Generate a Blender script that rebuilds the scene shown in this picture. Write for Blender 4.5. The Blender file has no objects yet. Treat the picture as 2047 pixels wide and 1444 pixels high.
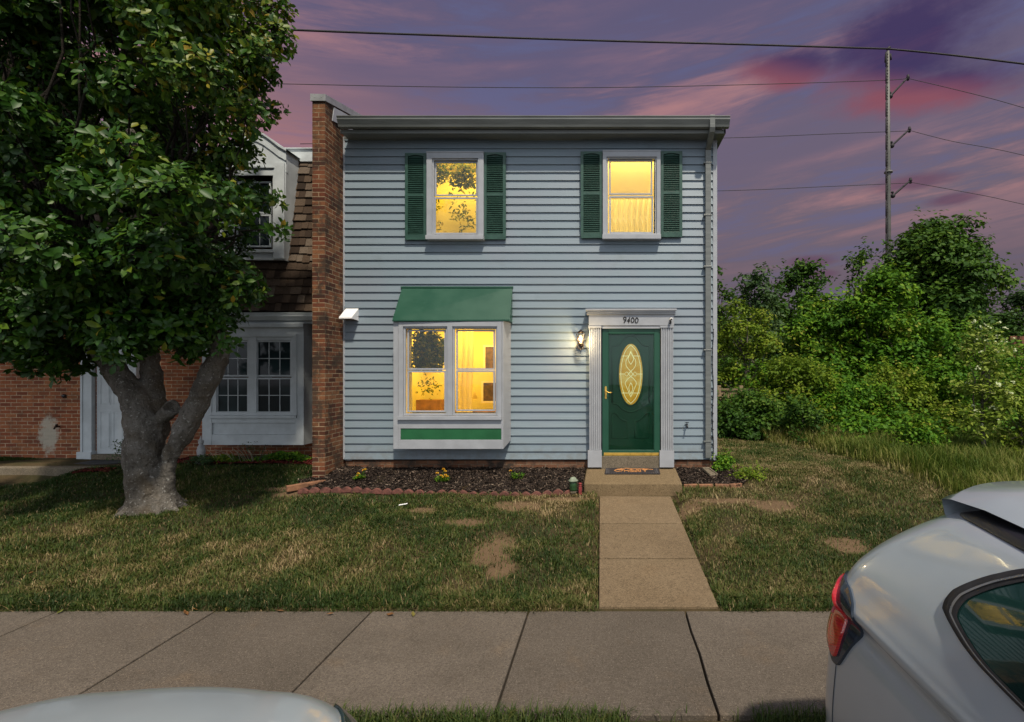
import bpy, bmesh, math, random
import numpy as np
from mathutils import Vector, Matrix
R = math.radians
scene = bpy.context.scene
C = scene.collection
rng = np.random.default_rng(7)
random.seed(7)

# ---------------------------------------------------------------- camera
F = 1020.0            # focal length in pixels of the 2047 px wide photograph
VX, VY = 1215.0, 742.0
HC, DC = 2.07, 8.36   # camera height, distance from the siding plane (y = 0)
cd = bpy.data.cameras.new('camera'); cam = bpy.data.objects.new('camera', cd); C.objects.link(cam)
cam.location = (0, -DC, HC); cam.rotation_euler = (R(90), 0, 0)
cd.sensor_width = 36; cd.lens = 36*F/2047
cd.shift_x = -(VX-1023.5)/2047; cd.shift_y = (VY-722)/2047
cd.clip_start = .05; cd.clip_end = 2000
scene.camera = cam

# ---------------------------------------------------------------- sky, sun, exposure
SUN_DIR = Vector((.26, -.62, 1.0)).normalized()
world = bpy.data.worlds.new('World'); scene.world = world; world.use_nodes = True
def build_world():
    nt = world.node_tree; N = nt.nodes; L = nt.links; N.clear()
    def nd(t, **k):
        n = N.new(t)
        for a, b in k.items(): setattr(n, a, b)
        return n
    def val(s, v):
        if hasattr(v, 'is_output'): L.new(v, s)
        else: s.default_value = v
    def mth(op, a, b=0.0, c=0.0, cl=False):
        n = nd('ShaderNodeMath', operation=op, use_clamp=cl)
        val(n.inputs[0], a); val(n.inputs[1], b); val(n.inputs[2], c); return n.outputs[0]
    def sm(x, a, b):
        n = nd('ShaderNodeMapRange', interpolation_type='SMOOTHSTEP'); val(n.inputs[0], x); n.inputs[1].default_value = a; n.inputs[2].default_value = b; return n.outputs[0]
    def mix(f, a, b):
        n = nd('ShaderNodeMix', data_type='RGBA'); val(n.inputs[0], f)
        for s, v in ((n.inputs[6], a), (n.inputs[7], b)):
            if hasattr(v, 'is_output'): L.new(v, s)
            else: s.default_value = (*v, 1)
        return n.outputs[2]
    tc = nd('ShaderNodeTexCoord'); sp = nd('ShaderNodeSeparateXYZ'); L.new(tc.outputs['Generated'], sp.inputs[0])
    x, y, z = sp.outputs
    az = mth('MULTIPLY', mth('ARCTAN2', x, y), 57.296)
    el = mth('MULTIPLY', mth('ARCSINE', z), 57.296)
    # smooth vertical gradient of a dusk sky
    cr = nd('ShaderNodeValToRGB'); L.new(mth('DIVIDE', el, 60.0, cl=True), cr.inputs[0])
    e = cr.color_ramp; e.interpolation = 'EASE'
    stops = [(0, (.125, .085, .105)), (.12, (.135, .105, .135)), (.25, (.150, .118, .158)), (.38, (.140, .114, .172)), (.52, (.115, .100, .178)), (.75, (.09, .085, .170)), (1, (.10, .10, .18))]
    e.elements[0].position, e.elements[0].color = stops[0][0], (*stops[0][1], 1)
    e.elements[1].position, e.elements[1].color = stops[-1][0], (*stops[-1][1], 1)
    for p, c in stops[1:-1]:
        q = e.elements.new(p); q.color = (*c, 1)
    col = cr.outputs[0]
    # warmer glow low on the left
    glow = mth('MULTIPLY', sm(az, 0.0, -38.0), mth('MULTIPLY', sm(el, 31.0, 14.0), sm(el, -8.0, 6.0)))
    col = mix(mth('MULTIPLY', glow, .80), col, (.52, .215, .19))
    def noise(vec, scale, detail, rough=.55, dist=0.0, lac=2.0):
        n = nd('ShaderNodeTexNoise'); L.new(vec, n.inputs['Vector']); n.inputs['Scale'].default_value = scale
        n.inputs['Detail'].default_value = detail; n.inputs['Roughness'].default_value = rough; n.inputs['Distortion'].default_value = dist
        return n.outputs[0]
    def vec(a, b, c=0.0):
        n = nd('ShaderNodeCombineXYZ'); val(n.inputs[0], a); val(n.inputs[1], b); val(n.inputs[2], c); return n.outputs[0]
    # long thin streaks, tilted a little
    tilt = mth('SUBTRACT', el, mth('MULTIPLY', az, .10))
    v1 = vec(mth('MULTIPLY', az, .035), mth('MULTIPLY', tilt, .30))
    s1 = noise(v1, 1.0, 9, .64, .35)
    v2 = vec(mth('MULTIPLY', az, .018), mth('MULTIPLY', tilt, .11), 5.0)
    s2 = noise(v2, 1.0, 3)
    band = mth('MULTIPLY', sm(el, 8.0, 17.0), sm(el, 40.0, 27.0))
    st = mth('MULTIPLY', mth('MULTIPLY', sm(s1, .44, .70), sm(s2, .36, .58)), band)
    col = mix(mth('MULTIPLY', st, .66), col, (.50, .235, .22))
    blue = mth('MULTIPLY', sm(s1, .50, .34), sm(el, 2.0, 15.0))
    col = mix(mth('MULTIPLY', blue, .50), col, (.105, .125, .26))
    # dark wine coloured clouds
    wob = mth('MULTIPLY', mth('SUBTRACT', noise(vec(mth('MULTIPLY', az, .14), mth('MULTIPLY', el, .30), 9.0), 1.0, 6, .62), .5), 1.15)
    def cloud(caz, cel, raz, rel, tiltc=0.0):
        a = mth('DIVIDE', mth('SUBTRACT', az, caz), raz)
        b = mth('DIVIDE', mth('SUBTRACT', mth('SUBTRACT', el, mth('MULTIPLY', mth('SUBTRACT', az, caz), tiltc)), cel), rel)
        r = mth('SQRT', mth('ADD', mth('MULTIPLY', a, a), mth('MULTIPLY', b, b)))
        return sm(mth('ADD', r, wob), 1.15, .35)
    c1 = cloud(30.0, 28.9, 8.8, 4.9, .06)
    c2 = cloud(19.5, 29.2, 6.0, 2.1, -.05)
    c3 = cloud(31.5, 24.9, 9.5, 2.0, -.08)
    big = mth('MAXIMUM', mth('MAXIMUM', c1, c2), c3)
    dk = mth('ADD', sm(mth('SUBTRACT', el, mth('MULTIPLY', mth('SUBTRACT', 30.0, az), .30)), 24.6, 27.6), mth('MULTIPLY', mth('SUBTRACT', s1, .5), .8), cl=True)
    ccol = mix(dk, (.235, .078, .108), (.050, .036, .105))
    col = mix(mth('MULTIPLY', big, .96), col, ccol)
    sml = mth('MAXIMUM', mth('MAXIMUM', cloud(31.0, 17.6, 4.2, .9), cloud(34.2, 15.6, 2.6, .6)), mth('MAXIMUM', cloud(21.5, 11.3, 3.2, .7), cloud(22.0, 9.9, 2.6, .6)))
    col = mix(mth('MULTIPLY', sml, .75), col, (.125, .062, .105))
    # brighter, neutral sky half behind the camera, made up to fill-light the facade
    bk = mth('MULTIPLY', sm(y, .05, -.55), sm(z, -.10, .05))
    col = mix(bk, col, BACK_FILL)
    hi = sm(z, .62, .92)
    col = mix(hi, col, ZENITH)
    bg = nd('ShaderNodeBackground'); L.new(col, bg.inputs[0]); bg.inputs[1].default_value = 1.07
    out = nd('ShaderNodeOutputWorld'); L.new(bg.outputs[0], out.inputs[0])
BACK_FILL = (.74, .80, .88)
ZENITH = (.36, .38, .46)
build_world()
sd = bpy.data.lights.new('sun', 'SUN'); sd.energy = 4.1; sd.angle = R(2.2); sd.color = (1, .90, .74)
sun = bpy.data.objects.new('sun', sd); C.objects.link(sun); sun.location = (5, -12, 20)
sun.rotation_euler = (-SUN_DIR).to_track_quat('-Z', 'Y').to_euler()
scene.view_settings.view_transform = 'Standard'; scene.view_settings.look = 'None'
scene.view_settings.exposure = 0.0; scene.view_settings.gamma = 1.0
scene.cycles.max_bounces = 6; scene.cycles.transparent_max_bounces = 12
scene.cycles.use_denoising = True; scene.cycles.sample_clamp_indirect = 4.0

# ---------------------------------------------------------------- helpers
def at(px, py, d):
    """world point that stands at depth d and shows at photograph pixel px, py"""
    return ((px-VX)*d/F, d-DC, HC-(py-VY)*d/F)
def X(px, d): return (px-VX)*d/F
def Z(py, d): return HC-(py-VY)*d/F
def Y(d): return d-DC

class MB:
    def __init__(s): s.v = []; s.f = []; s.t = []; s.cur = 0.5; s.sm = []
    def add(s, vs, fs, tint=None, smooth=False):
        o = len(s.v); s.v += [tuple(p) for p in vs]
        t = s.cur if tint is None else tint
        for f in fs: s.f.append(tuple(i+o for i in f)); s.t.append(t); s.sm.append(smooth)
    def box(s, x0, x1, y0, y1, z0, z1, tint=None):
        s.add([(x0,y0,z0),(x1,y0,z0),(x1,y1,z0),(x0,y1,z0),(x0,y0,z1),(x1,y0,z1),(x1,y1,z1),(x0,y1,z1)],
              [(0,3,2,1),(4,5,6,7),(0,1,5,4),(1,2,6,5),(2,3,7,6),(3,0,4,7)], tint)
    def quad(s, a, b, c, d, tint=None): s.add([a,b,c,d], [(0,1,2,3)], tint)
    def prism(s, poly, ext, tint=None):
        """poly: list of 3D points (one planar face); ext: extrusion vector"""
        n = len(poly); p = [Vector(q) for q in poly]; e = Vector(ext); q = [a+e for a in p]
        s.add(p+q, [tuple(range(n))[::-1], tuple(range(n, 2*n))]+[(i,(i+1)%n,n+(i+1)%n,n+i) for i in range(n)], tint)
    def pxbox(s, x0, x1, y0, y1, d0, d1, tint=None):
        """box whose front face (depth d0) shows at those photograph pixels"""
        s.box(X(x0,d0), X(x1,d0), Y(d0), Y(d1), Z(y1,d0), Z(y0,d0), tint)
    def frame(s, x0, x1, z0, z1, w, y0, y1, wt=None, wb=None):
        wt = w if wt is None else wt; wb = w if wb is None else wb
        s.box(x0, x0+w, y0, y1, z0, z1); s.box(x1-w, x1, y0, y1, z0, z1)
        s.box(x0+w, x1-w, y0+.0005, y1, z1-wt, z1); s.box(x0+w, x1-w, y0+.0005, y1, z0, z0+wb)
    def tube(s, pts, rad, n=8, tint=None, cap=True, smooth=True):
        P = [Vector(p) for p in pts]; m = len(P); rs = rad if hasattr(rad, '__len__') else [rad]*m
        vs = []; up = Vector((0,0,1)); prev = None
        for i, p in enumerate(P):
            t = (P[min(i+1,m-1)]-P[max(i-1,0)]).normalized()
            if prev is None:
                a = t.cross(up);
                if a.length < 1e-3: a = t.cross(Vector((1,0,0)))
            else: a = prev-t*prev.dot(t)
            a.normalize(); prev = a; b = t.cross(a)
            for k in range(n):
                w = 2*math.pi*k/n; vs.append(p+(a*math.cos(w)+b*math.sin(w))*rs[i])
        fs = [(i*n+k, i*n+(k+1)%n, (i+1)*n+(k+1)%n, (i+1)*n+k) for i in range(m-1) for k in range(n)]
        if cap: fs += [tuple(range(n))[::-1], tuple(range((m-1)*n, m*n))]
        s.add(vs, fs, tint, smooth)
    def lathe(s, prof, c, n=20, tint=None, smooth=True):
        vs = [(c[0]+r*math.cos(2*math.pi*k/n), c[1]+r*math.sin(2*math.pi*k/n), c[2]+z) for r, z in prof for k in range(n)]
        m = len(prof)
        fs = [(i*n+k, i*n+(k+1)%n, (i+1)*n+(k+1)%n, (i+1)*n+k) for i in range(m-1) for k in range(n)]
        fs += [tuple(range(n))[::-1], tuple(range((m-1)*n, m*n))]
        s.add(vs, fs, tint, smooth)
    def ball(s, c, r, n=10, tint=None, sq=1.0):
        prof = [(max(r*math.sin(math.pi*i/n), 1e-4), -r*sq*math.cos(math.pi*i/n)) for i in range(n+1)]
        s.lathe(prof, c, n*2, tint)
    def grid(s, P, tint=None, smooth=True, close=False):
        """P[i][j] 3D points"""
        n, m = len(P), len(P[0])
        s.add([p for r in P for p in r], [(i*m+j, i*m+(j+1)%m, (i+1)*m+(j+1)%m, (i+1)*m+j) for i in range(n-1) for j in range(m if close else m-1)], tint, smooth)
    def build(s, name, mat=None, parent=None, bevel=0.0, props=None, recalc=False):
        me = bpy.data.meshes.new(name); me.from_pydata(s.v, [], s.f); me.validate()
        if len(me.polygons) == len(s.t):
            a = me.attributes.new('tint', 'FLOAT', 'FACE'); a.data.foreach_set('value', s.t)
            me.polygons.foreach_set('use_smooth', s.sm)
        if recalc:
            bm = bmesh.new(); bm.from_mesh(me); bmesh.ops.recalc_face_normals(bm, faces=bm.faces); bm.to_mesh(me); bm.free()
        me.update()
        o = bpy.data.objects.new(name, me); C.objects.link(o)
        if mat: me.materials.append(mat)
        if bevel:
            b = o.modifiers.new('bevel', 'BEVEL'); b.width = bevel; b.segments = 2; b.limit_method = 'ANGLE'; b.angle_limit = R(40)
        if parent:
            o.parent = parent
            o.matrix_parent_inverse = Matrix.Translation(parent.location).inverted()
        if props:
            for k, v in props.items(): o[k] = v
        return o
def npmesh(name, v, faces, nper, mat, tint=None, parent=None, smooth=False):
    """v (n,3); faces (m,nper) int"""
    me = bpy.data.meshes.new(name); v = np.asarray(v, np.float32); faces = np.asarray(faces, np.int32)
    me.vertices.add(len(v)); me.vertices.foreach_set('co', v.ravel())
    me.loops.add(faces.size); me.loops.foreach_set('vertex_index', faces.ravel())
    me.polygons.add(len(faces)); me.polygons.foreach_set('loop_start', np.arange(0, faces.size, nper, dtype=np.int32))
    if smooth: me.polygons.foreach_set('use_smooth', np.ones(len(faces), bool))
    if tint is not None:
        a = me.attributes.new('tint', 'FLOAT', 'FACE'); a.data.foreach_set('value', np.asarray(tint, np.float32))
    me.update(calc_edges=True); me.validate()
    o = bpy.data.objects.new(name, me); C.objects.link(o); me.materials.append(mat)
    if parent:
        o.parent = parent; o.matrix_parent_inverse = Matrix.Translation(parent.location).inverted()
    return o
def empty(name, label, cat, loc, group=None):
    o = bpy.data.objects.new(name, None); C.objects.link(o); o.location = loc; o.empty_display_size = .1
    o['label'] = label; o['category'] = cat
    if group: o['group'] = group
    return o
def tag(o, label=None, cat=None, group=None, kind=None):
    if label: o['label'] = label
    if cat: o['category'] = cat
    if group: o['group'] = group
    if kind: o['kind'] = kind
    return o
_perm = rng.random((64, 64))
def vnoise(x, y, s=1.0, seed=0):
    x = np.asarray(x, float)*s+seed*7.31+100; y = np.asarray(y, float)*s+seed*3.77+100
    i = np.floor(x).astype(int); j = np.floor(y).astype(int); u = x-i; v = y-j
    u = u*u*(3-2*u); v = v*v*(3-2*v)
    g = lambda a, b: _perm[a % 64, b % 64]
    return (g(i,j)*(1-u)+g(i+1,j)*u)*(1-v)+(g(i,j+1)*(1-u)+g(i+1,j+1)*u)*v
def fbm(x, y, s=1.0, seed=0, o=3): return sum(vnoise(x, y, s*2**k, seed+k)*.5**k for k in range(o))/sum(.5**k for k in range(o))

def leafcloud(name, c, nrm, size, mat, tint, parent=None, asp=.5, hexa=False, r=None, droop=0.0, fold=.25):
    """c (n,3) centres, nrm (n,3) approximate leaf normals; every leaf is its own folded shape"""
    r = r or rng; n = len(c)
    nn = nrm+r.normal(0, .35, (n, 3)); nn /= np.linalg.norm(nn, axis=1)[:, None]+1e-9
    t = r.normal(0, 1, (n, 3)); t[:, 2] -= droop; t -= nn*(t*nn).sum(1)[:, None]; t /= np.linalg.norm(t, axis=1)[:, None]+1e-9
    b = np.cross(nn, t); s = np.asarray(size).reshape(-1, 1)*np.ones((n, 1)); w = s*asp*.5
    L = lambda u, v, h: c+t*s*(u-.5)+b*w*v+nn*s*h
    if hexa:
        P = [L(0, 0, 0), L(.30, -.8, fold*.35), L(.68, -.9, fold*.30), L(1, 0, -.10), L(.68, .9, fold*.30), L(.30, .8, fold*.35), L(.35, 0, .02), L(.72, 0, -.01)]
        V = np.stack(P, 1).reshape(-1, 3); base = np.arange(n)[:, None]*8
        Fq = np.concatenate([base+np.array(q)[None] for q in ((0,6,1,1), (1,6,7,2), (2,7,3,3), (0,5,6,6), (6,5,4,7), (7,4,3,3))])
        # use triangles only
        tr = [(0,6,1), (1,6,7), (1,7,2), (2,7,3), (0,5,6), (5,4,7), (5,7,6), (7,4,3)]
        T = np.concatenate([base+np.array(q)[None] for q in tr]); tt = np.tile(tint, len(tr))
        return npmesh(name, V, T, 3, mat, tt, parent)
    V = np.stack([L(0, 0, 0), L(.45, -1, fold*.4), L(1, 0, 0), L(.45, 1, fold*.4)], 1).reshape(-1, 3)
    base = np.arange(n)[:, None]*4
    T = np.concatenate([base+np.array([[0, 2, 1]]), base+np.array([[0, 3, 2]])])
    return npmesh(name, V, T, 3, mat, np.tile(tint, 2), parent)
# ---------------------------------------------------------------- materials
class M:
    def __init__(s, name):
        s.m = bpy.data.materials.new(name); s.m.use_nodes = True; s.nt = s.m.node_tree; s.N = s.nt.nodes; s.L = s.nt.links
        s.b = s.N['Principled BSDF']; s.out = s.N['Material Output']; s._o = None
    def nd(s, t, **k):
        n = s.N.new(t)
        for a, b in k.items(): setattr(n, a, b)
        return n
    def val(s, sock, v):
        if hasattr(v, 'is_output'): s.L.new(v, sock)
        elif isinstance(v, tuple) and len(v) == 3 and sock.type == 'RGBA': sock.default_value = (*v, 1)
        else: sock.default_value = v
    def mth(s, op, a, b=0.0, c=0.0, cl=False):
        n = s.nd('ShaderNodeMath', operation=op, use_clamp=cl)
        s.val(n.inputs[0], a); s.val(n.inputs[1], b); s.val(n.inputs[2], c); return n.outputs[0]
    def obj(s):
        if not s._o: s._o = s.nd('ShaderNodeNewGeometry').outputs['Position']
        return s._o
    def sep(s, v=None):
        n = s.nd('ShaderNodeSeparateXYZ'); s.L.new(v or s.obj(), n.inputs[0]); return n.outputs
    def vec(s, a=0.0, b=0.0, c=0.0):
        n = s.nd('ShaderNodeCombineXYZ'); s.val(n.inputs[0], a); s.val(n.inputs[1], b); s.val(n.inputs[2], c); return n.outputs[0]
    def noise(s, scale, detail=4, rough=.55, v=None, stretch=None, dist=0.0):
        vv = v or s.obj()
        if stretch:
            mp = s.nd('ShaderNodeMapping'); s.L.new(vv, mp.inputs[0]); mp.inputs['Scale'].default_value = stretch; vv = mp.outputs[0]
        n = s.nd('ShaderNodeTexNoise'); s.L.new(vv, n.inputs['Vector']); n.inputs['Scale'].default_value = scale
        n.inputs['Detail'].default_value = detail; n.inputs['Roughness'].default_value = rough; n.inputs['Distortion'].default_value = dist
        return n.outputs[0]
    def ramp(s, x, a, b, lo=0.0, hi=1.0, smooth=True):
        n = s.nd('ShaderNodeMapRange', interpolation_type='SMOOTHSTEP' if smooth else 'LINEAR'); s.val(n.inputs[0], x)
        for i, q in enumerate((a, b, lo, hi)): n.inputs[1+i].default_value = q
        return n.outputs[0]
    def mix(s, f, a, b, mode='MIX'):
        n = s.nd('ShaderNodeMix', data_type='RGBA', blend_type=mode); s.val(n.inputs[0], f); s.val(n.inputs[6], a); s.val(n.inputs[7], b); return n.outputs[2]
    def cramp(s, x, stops):
        n = s.nd('ShaderNodeValToRGB'); s.val(n.inputs[0], x); e = n.color_ramp
        e.elements[0].position = stops[0][0]; e.elements[0].color = (*stops[0][1], 1)
        e.elements[1].position = stops[-1][0]; e.elements[1].color = (*stops[-1][1], 1)
        for p, c in stops[1:-1]: e.elements.new(p).color = (*c, 1)
        return n.outputs[0]
    def tint(s):
        return s.nd('ShaderNodeAttribute', attribute_name='tint').outputs['Fac']
    def bump(s, h, strength=.3, dist=.01):
        n = s.nd('ShaderNodeBump'); s.val(n.inputs['Height'], h); n.inputs['Strength'].default_value = strength; n.inputs['Distance'].default_value = dist
        s.L.new(n.outputs[0], s.b.inputs['Normal']); return n.outputs[0]
    def set(s, col=None, rough=None, metal=None, spec=None, em=None, es=None, coat=None, coatr=None):
        I = s.b.inputs
        for k, v in (('Base Color', col), ('Roughness', rough), ('Metallic', metal), ('Specular IOR Level', spec), ('Emission Color', em), ('Emission Strength', es), ('Coat Weight', coat), ('Coat Roughness', coatr)):
            if v is not None: s.val(I[k], v)
        return s.m
def simple(name, col, rough=.5, var=.12, scale=6, bump=0.0, metal=0.0, spec=.5, stretch=None):
    m = M(name); n = m.noise(scale, 5, .6, stretch=stretch)
    lo = tuple(c*(1-var) for c in col); hi = tuple(min(c*(1+var), 1) for c in col)
    m.set(m.mix(m.ramp(n, .3, .7), lo, hi), m.ramp(n, .3, .7, max(rough-.06, .02), rough+.06), metal, spec)
    if bump: m.bump(m.noise(scale*8, 4), bump, .004)
    return m.m
def m_siding():
    m = M('vinyl_siding'); x, y, z = m.sep()
    row = m.mth('FLOOR', m.mth('DIVIDE', m.mth('SUBTRACT', z, .627), .1303))
    wn = m.nd('ShaderNodeTexWhiteNoise', noise_dimensions='2D')
    lap = m.mth('FLOOR', m.mth('ADD', m.mth('DIVIDE', x, 2.9), m.mth('MULTIPLY', m.mth('SINE', m.mth('MULTIPLY', row, 17.3)), 1.0)))
    m.L.new(m.vec(row, lap), wn.inputs['Vector'])
    st = m.noise(1.0, 6, .6, v=m.vec(m.mth('MULTIPLY', x, 1.4), m.mth('MULTIPLY', z, 60.0), row))
    pat = m.noise(.9, 3)
    c = m.mix(wn.outputs[0], (.190, .243, .292), (.226, .280, .328))
    c = m.mix(m.ramp(st, .25, .75), c, (.178, .232, .266))
    c = m.mix(m.mth('MULTIPLY', m.ramp(pat, .45, .7), .35), c, (.215, .225, .275))
    drt = m.mth('MULTIPLY', m.ramp(m.noise(2.2, 6, .7), .56, .75), .28)
    c = m.mix(drt, c, (.12, .14, .145))
    grime = m.mth('MULTIPLY', m.ramp(z, 1.0, .62), m.ramp(m.noise(7, 5, .7), .35, .65))
    c = m.mix(m.mth('MULTIPLY', grime, .4), c, (.13, .11, .08))
    m.bump(st, .12, .003)
    return m.set(c, m.ramp(st, .2, .8, .38, .55), spec=.45)
def m_brick(name, cols, mortar, stain=None, blotch=.35, dirt=None):
    m = M(name); x, y, z = m.sep()
    u = m.mth('ADD', x, y)
    wob = m.mth('MULTIPLY', m.mth('SUBTRACT', m.noise(9, 2), .5), .010)
    v = m.vec(m.mth('ADD', u, wob), m.mth('ADD', z, m.mth('MULTIPLY', wob, .6)))
    b = m.nd('ShaderNodeTexBrick'); m.L.new(v, b.inputs['Vector']); b.offset = .5
    b.inputs['Scale'].default_value = 1.0; b.inputs['Brick Width'].default_value = .203; b.inputs['Row Height'].default_value = .0677
    b.inputs['Mortar Size'].default_value = .0058; b.inputs['Mortar Smooth'].default_value = .25; b.inputs['Bias'].default_value = 0.0
    for k in ('Color1', 'Color2'): b.inputs[k].default_value = (0, 0, 0, 1)
    b.inputs['Color2'].default_value = (1, 1, 1, 1)
    rnd = b.outputs['Color']
    c = m.cramp(rnd, cols)
    c = m.mix(m.mth('MULTIPLY', m.ramp(m.noise(55, 4, .7), .35, .7), blotch), c, tuple(q*.38 for q in cols[1][1]))
    big = m.ramp(m.noise(1.7, 4), .4, .65)
    c = m.mix(m.mth('MULTIPLY', big, .25), c, m.mix(.5, c, (.20, .115, .05)))
    mc = m.mix(m.ramp(m.noise(14, 4), .35, .65), mortar, tuple(q*.55 for q in mortar))
    c = m.mix(b.outputs['Fac'], c, mc)
    if dirt: c = m.mix(m.mth('MULTIPLY', m.ramp(m.noise(3.2, 6, .75), .44, .62), dirt), c, (.035, .028, .022))
    if stain:
        px, pz = stain
        dx = m.mth('DIVIDE', m.mth('SUBTRACT', x, px), .19); dz = m.mth('DIVIDE', m.mth('SUBTRACT', z, pz), .36)
        r = m.mth('SQRT', m.mth('ADD', m.mth('MULTIPLY', dx, dx), m.mth('MULTIPLY', dz, dz)))
        k = m.ramp(m.mth('ADD', r, m.mth('MULTIPLY', m.mth('SUBTRACT', m.noise(8, 6, .7), .5), 2.2)), 1.15, .6)
        c = m.mix(m.mth('MULTIPLY', k, .8), c, (.50, .47, .38))
    h = m.mth('SUBTRACT', m.mth('MULTIPLY', m.noise(70, 4), .35), b.outputs['Fac'])
    m.bump(h, .8, .008)
    return m.set(c, .85, spec=.25)
def m_concrete(name, c0, c1, scale=1.0, warm=(.20, .13, .07), cracks=None):
    m = M(name)
    n = m.ramp(m.noise(1.3*scale, 6, .65), .3, .7); sp = m.noise(62, 5, .8); ag = m.noise(170, 3, .7)
    c = m.mix(n, c0, c1); tn = m.tint(); c = m.mix(m.mth('MULTIPLY', m.mth('ABSOLUTE', m.mth('SUBTRACT', tn, .5)), 1.0), c, m.mix(m.mth('GREATER_THAN', tn, .5), tuple(q*.55 for q in c0), tuple(q*1.35 for q in c1)))
    c = m.mix(m.mth('MULTIPLY', m.ramp(m.noise(5*scale, 5, .7), .5, .75), .45), c, tuple(q*.62 for q in c0))
    c = m.mix(m.mth('MULTIPLY', m.ramp(m.noise(2.3, 4), .55, .8), .35), c, warm)
    c = m.mix(m.mth('MULTIPLY', m.ramp(sp, .50, .64), .8), c, tuple(q*.38 for q in c0))
    c = m.mix(m.mth('MULTIPLY', m.ramp(sp, .44, .30), .75), c, tuple(min(q*2.0, 1) for q in c1))
    c = m.mix(m.mth('MULTIPLY', m.ramp(m.noise(24, 6, .8), .42, .62), .38), c, tuple(q*.5 for q in c0))
    c = m.mix(m.mth('MULTIPLY', m.ramp(ag, .60, .68), .7), c, tuple(min(q*3.2, 1) for q in c1))
    m.bump(m.mth('ADD', sp, m.mth('MULTIPLY', ag, .6)), .8, .006)
    return m.set(c, .88, spec=.2)
def m_leaf(name, stops, rough=.42, trans=.22, spec=.4):
    m = M(name); t = m.tint()
    c = m.cramp(t, stops)
    c = m.mix(m.mth('MULTIPLY', m.ramp(m.noise(1.4, 3), .35, .7), .30), c, m.mix(.5, c, (.03, .10, .01)))
    m.set(c, rough, spec=spec)
    tr = m.nd('ShaderNodeBsdfTranslucent'); m.L.new(m.mix(.5, c, (.12, .22, .02)), tr.inputs[0])
    mx = m.nd('ShaderNodeMixShader'); mx.inputs[0].default_value = trans
    m.L.new(m.b.outputs[0], mx.inputs[1]); m.L.new(tr.outputs[0], mx.inputs[2]); m.L.new(mx.outputs[0], m.out.inputs[0])
    return m.m
def m_bark(name, c0, c1, spots=0.0):
    m = M(name); n = m.noise(7, 6, .7, stretch=(1, 1, .35)); f = m.noise(38, 5, .7)
    c = m.mix(m.ramp(n, .3, .7), c0, c1)
    c = m.mix(m.mth('MULTIPLY', m.ramp(f, .5, .7), .7), c, tuple(q*.3 for q in c0))
    if spots:
        c = m.mix(m.mth('MULTIPLY', m.ramp(m.noise(30, 2, .5), .62, .70), spots), c, (.42, .41, .38))
        c = m.mix(m.mth('MULTIPLY', m.ramp(m.noise(2.4, 3), .5, .7), .55), c, (.085, .060, .032))
    m.bump(m.mth('ADD', n, m.mth('MULTIPLY', f, 1.2)), 1.0, .035)
    return m.set(c, .85, spec=.2)
def m_glass_dark(name, col=(.008, .014, .016)):
    m = M(name); n = m.noise(1.1, 3)
    c = m.mix(m.ramp(n, .45, .7), col, (.03, .05, .055))
    m.bump(m.noise(2.0, 2), .03, .02)
    return m.set(c, .06, spec=.28)
def m_glass_clear(name, tintc=(.85, .95, .9), ior=1.5):
    m = M(name); fr = m.nd('ShaderNodeFresnel'); fr.inputs[0].default_value = ior
    g = m.nd('ShaderNodeBsdfGlossy'); g.inputs['Roughness'].default_value = .015
    t = m.nd('ShaderNodeBsdfTransparent'); t.inputs[0].default_value = (*tintc, 1)
    bp = m.nd('ShaderNodeBump'); m.L.new(m.noise(2.5, 2), bp.inputs['Height']); bp.inputs['Strength'].default_value = .06; bp.inputs['Distance'].default_value = .02
    m.L.new(bp.outputs[0], g.inputs['Normal'])
    mx = m.nd('ShaderNodeMixShader'); m.L.new(m.mth('MULTIPLY', fr.outputs[0], .9, cl=True), mx.inputs[0])
    m.L.new(t.outputs[0], mx.inputs[1]); m.L.new(g.outputs[0], mx.inputs[2]); m.L.new(mx.outputs[0], m.out.inputs[0])
    return m.m
def m_lit(name, stops, scale=1.6, strength=1.0, seed=0.0, detail=4, dist=.15):
    """window pane of a lit room: uneven warm light behind slightly glossy glass"""
    m = M(name); mp = m.nd('ShaderNodeMapping'); m.L.new(m.obj(), mp.inputs[0]); mp.inputs['Location'].default_value = (seed, seed*1.3, seed*.7)
    n = m.noise(scale, detail+3, .68, v=mp.outputs[0], dist=dist)
    c = m.cramp(m.ramp(n, .28, .72, smooth=False), stops)
    return m.set((.01, .008, .004), .05, spec=.6, em=c, es=strength)
def m_paint_car():
    m = M('car_paint'); n = m.noise(1.5, 3); fl = m.noise(900, 1)
    c = m.mix(m.ramp(n, .3, .7), (.36, .41, .45), (.40, .45, .485))
    c = m.mix(m.mth('MULTIPLY', m.ramp(m.noise(26, 6, .75), .57, .78), .12), c, (.24, .25, .24))
    return m.set(c, .32, metal=.25, spec=.5, coat=.85, coatr=m.ramp(m.noise(14, 6, .7), .35, .7, .03, .12))
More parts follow.
